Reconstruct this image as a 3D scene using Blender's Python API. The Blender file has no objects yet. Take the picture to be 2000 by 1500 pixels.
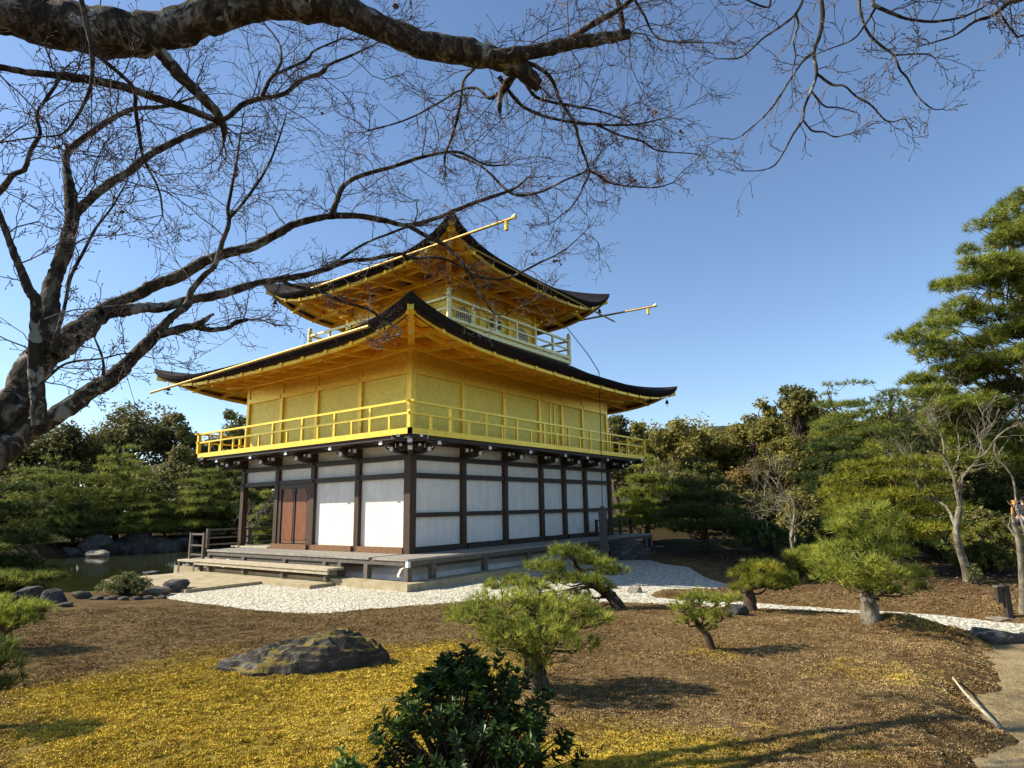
import bpy, math, random
import numpy as np
from mathutils import Vector, Matrix

SC = bpy.context.scene
COL = SC.collection
rng = np.random.default_rng(7)
random.seed(7)

# ------------------------------------------------------------------ camera, sky, sun, exposure
CAM = np.array([-12.702, -13.072, 1.953])
YAW, PITCH, ROLL, FPX = 36.547, 11.062, -1.044, 1225.9      # focal length in pixels of the 2000 px wide photograph


def cam_axes():
    y, p, r = (math.radians(a) for a in (YAW, PITCH, ROLL))
    f = np.array([math.cos(y) * math.cos(p), math.sin(y) * math.cos(p), math.sin(p)])
    rt = np.array([math.sin(y), -math.cos(y), 0.0])
    up = np.cross(rt, f)
    return rt * math.cos(r) + up * math.sin(r), -rt * math.sin(r) + up * math.cos(r), f


RT, UP, FW = cam_axes()
cam_data = bpy.data.cameras.new('camera')
cam_data.sensor_width = 36.0
cam_data.lens = FPX / 2000.0 * 36.0
cam_data.clip_start = 0.05
cam_data.clip_end = 3000.0
cam = bpy.data.objects.new('camera', cam_data)
COL.objects.link(cam)
cam.matrix_world = Matrix([[RT[0], UP[0], -FW[0], CAM[0]], [RT[1], UP[1], -FW[1], CAM[1]],
                           [RT[2], UP[2], -FW[2], CAM[2]], [0, 0, 0, 1]])
SC.camera = cam

SUN_TRAVEL = np.array([0.56, -0.83, -0.75])                # the way the sunlight travels
SUN_TRAVEL = SUN_TRAVEL / np.linalg.norm(SUN_TRAVEL)
SUN_EL = math.asin(-SUN_TRAVEL[2])
SUN_AZ = math.atan2(-SUN_TRAVEL[0], -SUN_TRAVEL[1])         # from +Y, clockwise
world = bpy.data.worlds.new('World')
SC.world = world
world.use_nodes = True
wn = world.node_tree
for n in list(wn.nodes):
    wn.nodes.remove(n)
sky = wn.nodes.new('ShaderNodeTexSky')
sky.sky_type = 'NISHITA'
sky.sun_disc = False
sky.sun_elevation = SUN_EL
sky.sun_rotation = SUN_AZ
sky.altitude = 60.0
sky.air_density = 1.0
sky.dust_density = 0.35
sky.ozone_density = 3.5
bg = wn.nodes.new('ShaderNodeBackground')
bg.inputs['Strength'].default_value = 0.11
wo = wn.nodes.new('ShaderNodeOutputWorld')
wn.links.new(sky.outputs[0], bg.inputs[0])
wn.links.new(bg.outputs[0], wo.inputs[0])

sun_data = bpy.data.lights.new('sun', 'SUN')
sun_data.energy = 5.0
sun_data.angle = math.radians(0.5)
sun_data.color = (1.0, 0.92, 0.78)
sun = bpy.data.objects.new('sun', sun_data)
COL.objects.link(sun)
sun.location = (-40, 60, 60)
sun.rotation_euler = Vector(SUN_TRAVEL.tolist()).to_track_quat('-Z', 'Y').to_euler()

SC.view_settings.view_transform = 'Standard'
SC.view_settings.look = 'None'
SC.view_settings.exposure = 0.8
SC.view_settings.gamma = 1.0
SC.view_settings.use_curve_mapping = False
SC.cycles.max_bounces = 10
SC.cycles.diffuse_bounces = 7
SC.cycles.glossy_bounces = 5
SC.cycles.transparent_max_bounces = 4


# ------------------------------------------------------------------ helpers: points of the place
def ray(x, y):
    return FW + (x - 1000.0) / FPX * RT - (y - 750.0) / FPX * UP


def at(x, y, depth):
    return CAM + depth * ray(x, y)


def onz(x, y, z):
    q = ray(x, y)
    return CAM + (z - CAM[2]) / q[2] * q


def sdist(poly, X, Y):
    """signed distance to a polygon, negative inside"""
    P = np.asarray(poly, float)
    Q = np.roll(P, -1, 0)
    d = np.full(X.shape, 1e9)
    inside = np.zeros(X.shape, bool)
    for (ax, ay), (bx, by) in zip(P, Q):
        ex, ey = bx - ax, by - ay
        t = np.clip(((X - ax) * ex + (Y - ay) * ey) / (ex * ex + ey * ey + 1e-12), 0, 1)
        d = np.minimum(d, np.hypot(X - ax - t * ex, Y - ay - t * ey))
        c = ((ay > Y) != (by > Y)) & (X < (bx - ax) * (Y - ay) / (by - ay + 1e-12) + ax)
        inside ^= c
    return np.where(inside, -d, d)


def smooth_poly(P, n=4):
    P = np.asarray(P, float)
    out = []
    m = len(P)
    for i in range(m):
        p0, p1, p2, p3 = P[i - 1], P[i], P[(i + 1) % m], P[(i + 2) % m]
        for k in range(n):
            t = k / n
            out.append(0.5 * ((2 * p1) + (-p0 + p2) * t + (2 * p0 - 5 * p1 + 4 * p2 - p3) * t * t + (-p0 + 3 * p1 - 3 * p2 + p3) * t ** 3))
    return np.array(out)


def sstep(a, b, x):
    t = np.clip((x - a) / (b - a), 0, 1)
    return t * t * (3 - 2 * t)


def vnoise(X, Y, s, seed=0):
    """smooth value noise in the plane, 0..1"""
    X = np.asarray(X, float) * s + 137.3
    Y = np.asarray(Y, float) * s + 71.7
    xi, yi = np.floor(X), np.floor(Y)
    fx, fy = X - xi, Y - yi
    fx, fy = fx * fx * (3 - 2 * fx), fy * fy * (3 - 2 * fy)

    def h(a, b):
        v = np.sin(a * 127.1 + b * 311.7 + seed * 74.7) * 43758.5453
        return v - np.floor(v)
    return (h(xi, yi) * (1 - fx) + h(xi + 1, yi) * fx) * (1 - fy) + (h(xi, yi + 1) * (1 - fx) + h(xi + 1, yi + 1) * fx) * fy


GRAVEL = smooth_poly([(-5.3, 3.2), (-5.45, 1.6), (-5.42, 0.0), (-5.35, -1.6), (-5.0, -2.75), (-4.35, -3.12), (-3.5, -3.62), (-2.6, -4.15),
                      (-1.95, -4.6), (-1.45, -5.85), (-1.1, -6.9), (-0.8, -7.9), (-0.48, -9.4), (-0.28, -10.1), (-0.15, -11.1),
                      (-0.32, -11.95), (-0.95, -12.62), (-1.7, -13.2), (-2.2, -14.6), (0.4, -14.8), (0.5, -13.0), (0.72, -12.25), (0.78, -11.5),
                      (0.62, -10.6), (0.6, -9.2), (0.62, -8.4), (0.35, -7.6), (0.45, -7.0), (1.2, -6.95), (1.9, -7.9), (2.5, -8.2), (3.4, -7.6), (4.3, -6.85), (5.9, -5.9), (7.0, -5.2),
                      (7.6, -4.2), (8.9, -3.0), (9.6, -1.6), (8.0, 2.0), (2.0, 6.5), (-2.0, 6.5), (-4.6, 3.6)], 4)
PATH = smooth_poly([(-8.6, -13.35), (-7.4, -13.15), (-6.4, -13.0), (-5.2, -12.95), (-3.8, -12.95), (-2.6, -12.95), (-1.6, -13.0), (-1.0, -13.6), (-0.4, -15.0),
                    (-4, -17.5), (-9, -16.5), (-11.0, -14.6)], 4)
POND = smooth_poly([(-60, 3), (-30, 4.5), (-16, 4.0), (-10, 4.4), (-7.6, 4.8), (-6.2, 4.9), (-5.3, 4.6), (-4.7, 5.2), (-4.5, 6.4), (-4.45, 7.5), (-3.6, 8.1), (-2.0, 8.3), (2, 9.2), (8, 10.2), (12.6, 10.2),
                    (14.2, 8), (14.6, 4), (14.2, 1.0), (13.2, -1.6), (12.0, -3.2), (12.0, -4.6), (14.0, -6.2), (18, -7.6), (26, -9.6), (36, -11.5), (60, -14),
                    (60, -6), (44, -5), (32.5, -3.5), (31.5, 2), (29.5, 10), (24, 22), (16, 29.5), (8, 32.0), (0, 32.5), (-9, 31.0), (-22, 27), (-60, 24)], 3)
ISLET = smooth_poly([(16.5, 0.5), (18.5, -2.2), (22.5, -3.2), (24.0, -1.0), (22.0, 2.2), (18.5, 3.0)], 4)
WATER_Z = -0.55


def H(X, Y):
    X = np.asarray(X, float)
    Y = np.asarray(Y, float)
    dg = sdist(GRAVEL, X, Y)
    dp = sdist(PATH, X, Y)
    dw = sdist(POND, X, Y)
    di = sdist(ISLET, X, Y)
    z = 0.035 + 0.05 * sstep(0, 0.15, dg) + 0.13 * sstep(0.1, 2.6, dg)
    z += 0.05 * (vnoise(X, Y, 0.35, 1) - 0.5) * sstep(0.1, 1.5, dg) + 0.035 * (vnoise(X, Y, 1.3, 2) - 0.5) * sstep(0.0, 0.6, dg)
    z = np.where(dg < 0, -0.10 * sstep(0, 0.12, -dg) + 0.035 * (1 - sstep(0, 0.12, -dg)), z)
    # moss covered mound beside the gravel path
    a, b = X + 1.95, Y + 11.95
    u, v = a * 0.35 + b * 0.94, -a * 0.94 + b * 0.35
    z += 0.24 * np.exp(-(u / 0.75) ** 2 - (v / 0.42) ** 2) * sstep(0, 0.25, dg)
    # the bed under the stone paving
    dv = np.maximum(np.abs(X + 3.15) - 1.42, np.abs(Y - 4.5) - 3.6)
    z = np.where(dv < 0, np.minimum(z, -0.06), z)
    # the visitors' path lies lower than the lawn
    pe = 1 - sstep(-0.10, 0.55, dp + 0.5 * (vnoise(X, Y, 1.7, 5) - 0.5) + 0.2 * (vnoise(X, Y, 6.3, 6) - 0.5))
    z = z * (1 - pe) + (0.02 + 0.02 * vnoise(X, Y, 3, 3)) * pe
    # far ground rises gently behind the pond
    R = np.hypot(X - 4, Y - 2)
    far = sstep(34, 60, R)
    z += far * (0.6 + 1.4 * vnoise(X, Y, 0.03, 9))
    bank = 1 - sstep(-0.9, 0.35, dw)
    z = z * (1 - bank) + (-1.3) * bank
    isl = 1 - sstep(-0.9, 0.9, di)
    z = np.maximum(z, -1.3 + isl * 1.35)
    return z


def hz(x, y):
    return float(H(np.array([x]), np.array([y]))[0])


def ground(px, py):
    """where the line of sight through a pixel of the photograph meets the terrain"""
    q = ray(px, py)
    ts = np.linspace(1.5, 70, 3000)
    P = CAM[None] + ts[:, None] * q[None]
    below = P[:, 2] < H(P[:, 0], P[:, 1])
    i = int(np.argmax(below)) if below.any() else len(ts) - 1
    return P[i]


def spot(px, depth):
    """ground point straight below a picture column at a given depth"""
    p = at(px, 985, depth)
    return np.array([p[0], p[1], hz(p[0], p[1])])


# ------------------------------------------------------------------ helpers: objects
def tag(o, label=None, cat=None, group=None, kind=None):
    if label: o['label'] = label
    if cat: o['category'] = cat
    if group: o['group'] = group
    if kind: o['kind'] = kind
    return o


def thing(name, label, cat, loc=(0, 0, 0), group=None, rz=0.0):
    o = bpy.data.objects.new(name, None)
    COL.objects.link(o)
    o.location = loc
    o.rotation_euler = (0, 0, rz)
    o.empty_display_size = 0.2
    return tag(o, label, cat, group)


def np_mesh(name, V, F, mat=None, smooth=False, attr=None):
    """mesh from arrays; F: list of (n,k) index arrays with k corners each"""
    V = np.asarray(V, np.float32).reshape(-1, 3)
    if isinstance(F, np.ndarray):
        F = [F]
    F = [np.asarray(f, np.int32) for f in F if len(f)]
    me = bpy.data.meshes.new(name)
    me.vertices.add(len(V))
    me.vertices.foreach_set('co', V.ravel())
    nl = sum(f.size for f in F)
    nf = sum(len(f) for f in F)
    me.loops.add(nl)
    me.loops.foreach_set('vertex_index', np.concatenate([f.ravel() for f in F]))
    me.polygons.add(nf)
    starts, s = [], 0
    for f in F:
        starts.append(s + np.arange(len(f)) * f.shape[1])
        s += f.size
    me.polygons.foreach_set('loop_start', np.concatenate(starts).astype(np.int32))
    me.update(calc_edges=True)
    me.polygons.foreach_set('use_smooth', np.full(nf, bool(smooth)))
    if attr is not None:
        for k, a in attr.items():
            at_ = me.attributes.new(k, 'FLOAT', 'POINT')
            at_.data.foreach_set('value', np.asarray(a, np.float32))
    if mat is not None:
        me.materials.append(mat)
    return me


def add(name, me, parent=None, loc=None):
    o = bpy.data.objects.new(name, me)
    COL.objects.link(o)
    if parent is not None:
        o.parent = parent
    if loc is not None:
        o.location = loc
    return o


class MB:
    """collects solid shapes into one mesh"""

    def __init__(s):
        s.V, s.F, s.n = [], {3: [], 4: []}, 0
        s.poly = []

    def raw(s, V, F):
        V = np.asarray(V, float)
        if isinstance(F, np.ndarray):
            F = [F]
        for f in F:
            f = np.asarray(f)
            if len(f):
                s.F.setdefault(f.shape[1], []).append(f + s.n)
        s.V.append(V)
        s.n += len(V)
        return s

    def box(s, x0, x1, y0, y1, z0, z1):
        V = [(x, y, z) for z in (z0, z1) for y in (y0, y1) for x in (x0, x1)]
        F = np.array([[0, 2, 3, 1], [4, 5, 7, 6], [0, 1, 5, 4], [2, 6, 7, 3], [0, 4, 6, 2], [1, 3, 7, 5]])
        return s.raw(V, F)

    def beam(s, p, q, w, h, up=(0, 0, 1)):
        """a bar from p to q, w wide, h high, centred"""
        p, q, up = np.array(p, float), np.array(q, float), np.array(up, float)
        d = q - p
        d /= np.linalg.norm(d)
        sd = np.cross(d, up)
        sd /= np.linalg.norm(sd)
        u = np.cross(sd, d)
        V = []
        for e in (p, q):
            for a, b in ((-1, -1), (1, -1), (1, 1), (-1, 1)):
                V.append(e + sd * a * w / 2 + u * b * h / 2)
        F = np.array([[3, 2, 1, 0], [4, 5, 6, 7], [0, 1, 5, 4], [1, 2, 6, 5], [2, 3, 7, 6], [3, 0, 4, 7]])
        return s.raw(V, F)

    def tube(s, pts, rad, sides=8, cap=True):
        V, F = tube_arrays(pts, rad, sides)
        s.raw(V, F)
        if cap:
            k = sides
            n = len(V)
            base = s.n - n
            s.F.setdefault(k, []).append(np.array([list(range(base + k - 1, base - 1, -1))]))
            s.F.setdefault(k, []).append(np.array([list(range(base + n - k, base + n))]))
        return s

    def prism(s, outline, o, a, b, t):
        """outline of (u,v) in the plane o + u*a + v*b, thickness vector t"""
        o, a, b, t = (np.array(k, float) for k in (o, a, b, t))
        n = len(outline)
        P = np.array([o + u * a + v * b for u, v in outline])
        V = np.vstack([P, P + t])
        side = np.array([[i, (i + 1) % n, n + (i + 1) % n, n + i] for i in range(n)])
        s.raw(V, [side])
        base = s.n - 2 * n
        s.F.setdefault(n, []).append(np.array([list(range(base + n - 1, base - 1, -1))]))
        s.F.setdefault(n, []).append(np.array([list(range(base + n, base + 2 * n))]))
        return s

    def build(s, name, mat, parent=None, smooth=False):
        F = [np.vstack(f) for f in s.F.values() if f]
        me = np_mesh(name, np.vstack(s.V), F, mat, smooth)
        return add(name, me, parent)


def tube_arrays(pts, rad, sides=6):
    P = np.asarray(pts, float)
    n = len(P)
    r = np.broadcast_to(np.asarray(rad, float), (n,))
    T = np.gradient(P, axis=0)
    T /= np.linalg.norm(T, axis=1)[:, None] + 1e-12
    ref = np.array([0.0, 0, 1]) if abs(T[0, 2]) < 0.9 else np.array([1.0, 0, 0])
    N = np.empty_like(P)
    nv = np.cross(T[0], ref)
    nv /= np.linalg.norm(nv)
    for i in range(n):
        nv = nv - T[i] * nv.dot(T[i])
        nv /= np.linalg.norm(nv) + 1e-12
        N[i] = nv
    B = np.cross(T, N)
    a = np.linspace(0, 2 * np.pi, sides, endpoint=False)
    ring = N[:, None] * np.cos(a)[None, :, None] + B[:, None] * np.sin(a)[None, :, None]
    V = (P[:, None] + ring * r[:, None, None]).reshape(-1, 3)
    i = np.arange(n - 1)[:, None] * sides
    j = np.arange(sides)[None]
    F = np.stack([i + j, i + (j + 1) % sides, i + sides + (j + 1) % sides, i + sides + j], -1).reshape(-1, 4)
    return V, F


def catmull(P, n=5):
    P = np.asarray(P, float)
    if len(P) < 3:
        t = np.linspace(0, 1, n + 1)[:, None]
        return P[0] + (P[-1] - P[0]) * t
    E = np.vstack([2 * P[0] - P[1], P, 2 * P[-1] - P[-2]])
    out = []
    for i in range(1, len(E) - 2):
        p0, p1, p2, p3 = E[i - 1:i + 3]
        for k in range(n):
            t = k / n
            out.append(0.5 * (2 * p1 + (p2 - p0) * t + (2 * p0 - 5 * p1 + 4 * p2 - p3) * t * t + (3 * p1 - p0 - 3 * p2 + p3) * t ** 3))
    out.append(P[-1])
    return np.array(out)


# ------------------------------------------------------------------ materials
class NT:
    def __init__(s, name):
        s.m = bpy.data.materials.new(name)
        s.m.use_nodes = True
        s.t = s.m.node_tree
        s.t.nodes.clear()
        s.out = s.t.nodes.new('ShaderNodeOutputMaterial')

    def n(s, kind, **kw):
        nd = s.t.nodes.new('ShaderNode' + kind)
        for k, v in kw.items():
            if k.startswith('i_'):
                key = k[2:].replace('_', ' ')
                nd.inputs[int(key) if key.isdigit() else key].default_value = v
            else:
                setattr(nd, k, v)
        return nd

    def l(s, a, b):
        s.t.links.new(a, b)

    def coord(s, kind='Object', scale=(1, 1, 1)):
        tc = s.n('TexCoord')
        mp = s.n('Mapping')
        mp.inputs['Scale'].default_value = scale
        s.l(tc.outputs[kind], mp.inputs[0])
        return mp.outputs[0]

    def pos(s, scale=(1, 1, 1)):
        g = s.n('NewGeometry')
        mp = s.n('Mapping')
        mp.inputs['Scale'].default_value = scale
        s.l(g.outputs['Position'], mp.inputs[0])
        return mp.outputs[0]

    def noise(s, vec, scale, detail=4, rough=0.55, dist=0.0):
        nd = s.n('TexNoise')
        nd.inputs['Scale'].default_value = scale
        nd.inputs['Detail'].default_value = detail
        nd.inputs['Roughness'].default_value = rough
        nd.inputs['Distortion'].default_value = dist
        s.l(vec, nd.inputs['Vector'])
        return nd.outputs[0]

    def ramp(s, fac, stops, interp='LINEAR'):
        r = s.n('ValToRGB')
        r.color_ramp.interpolation = interp
        el = r.color_ramp.elements
        while len(el) < len(stops):
            el.new(0.5)
        for e, (p, c) in zip(el, stops):
            e.position = p
            e.color = (*c, 1) if len(c) == 3 else c
        s.l(fac, r.inputs[0])
        return r.outputs[0]

    def mix(s, fac, a, b, mode='MIX'):
        m = s.n('MixRGB', blend_type=mode)
        for sock, v in ((m.inputs[0], fac), (m.inputs[1], a), (m.inputs[2], b)):
            if hasattr(v, 'links'):
                s.l(v, sock)
            elif isinstance(v, tuple):
                sock.default_value = (*v, 1)
            else:
                sock.default_value = v
        return m.outputs[0]

    def math(s, op, a, b=0.0):
        m = s.n('Math', operation=op)
        for sock, v in ((m.inputs[0], a), (m.inputs[1], b)):
            if hasattr(v, 'links'):
                s.l(v, sock)
            else:
                sock.default_value = v
        return m.outputs[0]

    def bump(s, h, strength=0.4, dist=0.02):
        b = s.n('Bump')
        b.inputs['Strength'].default_value = strength
        b.inputs['Distance'].default_value = dist
        s.l(h, b.inputs['Height'])
        return b.outputs[0]

    def principled(s, color, rough=0.6, metal=0.0, normal=None, spec=0.4):
        p = s.n('BsdfPrincipled')
        if hasattr(color, 'links'):
            s.l(color, p.inputs['Base Color'])
        else:
            p.inputs['Base Color'].default_value = (*color, 1)
        for k, v in (('Roughness', rough), ('Metallic', metal), ('Specular IOR Level', spec)):
            if hasattr(v, 'links'):
                s.l(v, p.inputs[k])
            else:
                p.inputs[k].default_value = v
        if normal is not None:
            s.l(normal, p.inputs['Normal'])
        return p

    def done(s, shader):
        s.l(shader.outputs[0] if hasattr(shader, 'outputs') else shader, s.out.inputs[0])
        return s.m


def simple(name, c1, c2, scale=6, rough=0.7, metal=0.0, bump=0.3, stretch=(1, 1, 1), spec=0.35, bscale=None, bdist=0.01, p0=0.3, p1=0.7):
    k = NT(name)
    v = k.pos(stretch)
    f = k.noise(v, scale, 6, 0.6)
    c = k.ramp(f, [(p0, c1), (p1, c2)])
    nb = k.noise(v, bscale or scale * 4, 5, 0.6)
    return k.done(k.principled(c, rough, metal, k.bump(nb, bump, bdist), spec))


def wood(name, c1, c2, rough=0.6, grain=(14, 14, 1.2), bump=0.25, spec=0.35):
    return simple(name, c1, c2, 3.0, rough, 0, bump, grain, spec)


def leaf_mat(name, dark, mid, light, scale=3.0, trans=0.42, rough=0.6, spec=0.25):
    """foliage: colour varies from clump to clump and leaf to leaf; some light passes through"""
    k = NT(name)
    v = k.pos()
    big = k.noise(v, scale, 3, 0.6)
    fine = k.n('TexWhiteNoise')
    sn = k.n('VectorMath', operation='SNAP')
    sn.inputs[1].default_value = (0.035, 0.035, 0.035)
    k.l(v, sn.inputs[0])
    k.l(sn.outputs[0], fine.inputs['Vector'])
    oi = k.n('ObjectInfo')
    f = k.math('ADD', k.math('MULTIPLY', big, 0.62), k.math('MULTIPLY', fine.outputs['Value'], 0.30))
    f = k.math('ADD', f, k.math('MULTIPLY', oi.outputs['Random'], 0.10))
    c = k.ramp(f, [(0.30, dark), (0.52, mid), (0.78, light)])
    p = k.principled(c, rough, 0, None, spec)
    tr = k.n('BsdfTranslucent')
    k.l(c, tr.inputs[0])
    mx = k.n('MixShader')
    mx.inputs[0].default_value = trans
    k.l(p.outputs[0], mx.inputs[1])
    k.l(tr.outputs[0], mx.inputs[2])
    return k.done(mx)


M = {}


def make_materials():
    # gold leaf over lacquer
    def gold(name, c1, c2, metal, rough, sc=7.0, bs=0.25):
        k = NT(name)
        v = k.pos()
        f = k.noise(v, sc, 6, 0.65)
        br = k.n('TexBrick')
        c = k.ramp(f, [(0.3, c1), (0.7, c2)])
        k.t.nodes.remove(br)
        # squares of leaf differ a little in tone
        sq = k.n('VectorMath', operation='SNAP')
        sq.inputs[1].default_value = (0.109, 0.109, 0.109)
        k.l(v, sq.inputs[0])
        wnz = k.n('TexWhiteNoise')
        k.l(sq.outputs[0], wnz.inputs['Vector'])
        c = k.mix(0.55, c, k.ramp(wnz.outputs['Value'], [(0.0, (0.80, 0.76, 0.66)), (1.0, (1, 1, 1))]), 'MULTIPLY')
        nb = k.noise(v, 26, 6, 0.7)
        rr = k.n('MapRange')
        k.l(f, rr.inputs[0])
        rr.inputs[3].default_value = rough - 0.07
        rr.inputs[4].default_value = rough + 0.10
        M[name] = k.done(k.principled(c, rr.outputs[0], metal, k.bump(nb, bs, 0.012), 0.5))
    gold('gold_leaf', (0.95, 0.59, 0.045), (1.0, 0.72, 0.11), 0.5, 0.34)
    gold('gold_panel', (0.88, 0.64, 0.06), (1.0, 0.83, 0.18), 0.30, 0.42, 9.0, 0.9)
    gold('gold_dull', (0.34, 0.21, 0.035), (0.52, 0.34, 0.07), 0.5, 0.5)
    gold('gold_soffit', (0.98, 0.55, 0.030), (1.0, 0.68, 0.075), 0.5, 0.34)  # more orange gold: glow bounced between gilded faces put into the colour
    gold('gold_pale', (0.86, 0.72, 0.30), (0.92, 0.80, 0.42), 0.35, 0.42)
    k = NT('plaster')
    v = k.pos()
    c = k.ramp(k.noise(v, 2.2, 6, 0.65), [(0.3, (0.76, 0.71, 0.63)), (0.7, (0.88, 0.835, 0.75))])
    sp = k.noise(v, 34, 4, 0.8)
    c = k.mix(1.0, c, k.ramp(sp, [(0.32, (0.62, 0.60, 0.55)), (0.46, (1, 1, 1))]), 'MULTIPLY')
    st = k.noise(k.pos((5, 5, 0.5)), 1.4, 5, 0.7)
    c = k.mix(0.35, c, k.ramp(st, [(0.35, (0.72, 0.71, 0.68)), (0.6, (1, 1, 1))]), 'MULTIPLY')
    M['plaster'] = k.done(k.principled(c, 0.92, 0, k.bump(sp, 0.35, 0.012), 0.12))
    M['dark_wood'] = wood('dark_wood', (0.035, 0.022, 0.014), (0.085, 0.048, 0.026), 0.55)
    M['beam_wood'] = simple('beam_wood', (0.022, 0.015, 0.011), (0.055, 0.034, 0.022), 9, 0.55, 0, 0.2, (1, 1, 4))
    M['post_wood'] = wood('post_wood', (0.030, 0.017, 0.010), (0.085, 0.044, 0.020), 0.6, (16, 16, 1.0))
    M['sill_wood'] = simple('sill_wood', (0.10, 0.045, 0.018), (0.26, 0.13, 0.05), 5, 0.65, 0, 0.4, (1.5, 1.5, 9))
    M['door_wood'] = wood('door_wood', (0.085, 0.024, 0.009), (0.27, 0.095, 0.028), 0.5, (18, 18, 1.0))
    M['door_frame'] = simple('door_frame', (0.14, 0.17, 0.17), (0.24, 0.28, 0.28), 8, 0.6)
    M['deck_wood'] = simple('deck_wood', (0.19, 0.165, 0.135), (0.36, 0.33, 0.28), 4, 0.75, 0, 0.4, (9, 1.0, 1))
    M['grey_wood'] = simple('grey_wood', (0.075, 0.062, 0.05), (0.16, 0.135, 0.105), 6, 0.75, 0, 0.4, (3, 3, 1))
    M['bench_wood'] = simple('bench_wood', (0.33, 0.27, 0.17), (0.55, 0.48, 0.34), 4, 0.7, 0, 0.4, (5, 1, 5))
    M['white_cap'] = simple('white_cap', (0.78, 0.78, 0.80), (0.86, 0.86, 0.88), 9, 0.6)
    M['iron'] = simple('iron', (0.03, 0.028, 0.026), (0.07, 0.065, 0.06), 12, 0.5, 0.6)
    M['lattice'] = simple('lattice', (0.05, 0.05, 0.055), (0.09, 0.09, 0.10), 12, 0.6)
    M['window_dark'] = simple('window_dark', (0.10, 0.12, 0.15), (0.16, 0.18, 0.22), 3, 0.25)
    # layered bark shingles
    k = NT('bark_shingle')
    v = k.pos()
    f = k.noise(v, 5, 6, 0.7)
    sx = k.n('SeparateXYZ')
    k.l(v, sx.inputs[0])
    lay = k.noise(k.pos((2, 2, 46)), 1.0, 3, 0.6)
    ff = k.math('ADD', k.math('MULTIPLY', f, 0.5), k.math('MULTIPLY', lay, 0.5))
    c = k.ramp(ff, [(0.3, (0.010, 0.007, 0.007)), (0.55, (0.022, 0.015, 0.014)), (0.78, (0.075, 0.045, 0.036))])
    M['bark_shingle'] = k.done(k.principled(c, 0.85, 0, k.bump(ff, 0.8, 0.03), 0.2))
    # cut granite kerb and paving
    k = NT('granite')
    v = k.pos()
    f = k.noise(v, 3, 6, 0.7)
    g = k.noise(v, 60, 3, 0.6)
    c = k.ramp(f, [(0.3, (0.33, 0.26, 0.14)), (0.55, (0.47, 0.39, 0.24)), (0.75, (0.56, 0.49, 0.34))])
    c = k.mix(0.5, c, k.ramp(g, [(0.3, (0.5, 0.5, 0.5)), (0.7, (1, 1, 1))]), 'MULTIPLY')
    M['granite'] = k.done(k.principled(c, 0.85, 0, k.bump(k.noise(v, 24, 6, 0.7), 0.6, 0.02), 0.25))
    # white gravel, raked
    k = NT('gravel')
    v = k.pos()
    vo = k.n('TexVoronoi', i_Scale=20.0)
    k.l(v, vo.inputs['Vector'])
    big = k.noise(v, 1.1, 4, 0.6)
    c = k.mix(0.75, k.ramp(vo.outputs['Color'], [(0.12, (0.26, 0.235, 0.17)), (0.45, (0.55, 0.515, 0.40)), (0.85, (0.78, 0.74, 0.61))]),
              k.ramp(k.noise(v, 9.0, 6, 0.8), [(0.34, (0.50, 0.48, 0.41)), (0.56, (1, 1, 1))]), 'MULTIPLY')
    # raked rings only round one spot at the far end
    sub = k.n('VectorMath', operation='SUBTRACT')
    sub.inputs[1].default_value = (5.2, -5.2, 0)
    k.l(v, sub.inputs[0])
    ln = k.n('VectorMath', operation='LENGTH')
    k.l(sub.outputs[0], ln.inputs[0])
    wv = k.math('SINE', k.math('MULTIPLY', ln.outputs['Value'], 26.0))
    fall = k.n('MapRange')
    fall.inputs[1].default_value = 1.2
    fall.inputs[2].default_value = 2.6
    fall.inputs[3].default_value = 1.0
    fall.inputs[4].default_value = 0.0
    k.l(ln.outputs['Value'], fall.inputs[0])
    wv = k.math('MULTIPLY', wv, fall.outputs[0])
    hgt = k.math('ADD', k.math('MULTIPLY', vo.outputs['Distance'], 0.9), k.math('MULTIPLY', wv, 0.45))
    hgt = k.math('ADD', hgt, k.math('MULTIPLY', k.noise(v, 6, 4, 0.75), 1.6))
    M['gravel'] = k.done(k.principled(c, 0.95, 0, k.bump(hgt, 0.9, 0.035), 0.1))
    # sandy earth of the visitors' path
    k = NT('sandy_earth')
    v = k.pos()
    f = k.noise(v, 2.2, 7, 0.7)
    g = k.noise(v, 34, 5, 0.75)
    c = k.ramp(k.math('ADD', k.math('MULTIPLY', f, 0.5), k.math('MULTIPLY', g, 0.5)),
               [(0.36, (0.08, 0.055, 0.025)), (0.48, (0.29, 0.215, 0.105)), (0.66, (0.50, 0.40, 0.235))])
    M['sandy_earth'] = k.done(k.principled(c, 0.95, 0, k.bump(g, 0.9, 0.03), 0.1))

    # the lawn: brown moss and dead grass with golden moss where "moss" is 1, mud under water
    def lawn(name, leafy):
        k = NT(name)
        v = k.pos()
        a = k.n('Attribute', attribute_name='moss')
        f = k.noise(v, 1.6, 5, 0.65)
        fine = k.noise(v, 44 if not leafy else 120, 5, 0.8)
        cl = k.noise(v, 13, 4, 0.7)
        fa = k.math('ADD', k.math('MULTIPLY', f, 0.22), k.math('ADD', k.math('MULTIPLY', fine, 0.40), k.math('MULTIPLY', cl, 0.38)))
        brown = k.ramp(fa, [(0.30, (0.022, 0.012, 0.005)), (0.44, (0.16, 0.095, 0.036)), (0.54, (0.36, 0.245, 0.105)), (0.68, (0.62, 0.49, 0.28))])
        gold_ = k.ramp(fa, [(0.30, (0.030, 0.022, 0.005)), (0.43, (0.29, 0.210, 0.026)), (0.53, (0.68, 0.495, 0.070)), (0.68, (0.92, 0.75, 0.22))])
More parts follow.
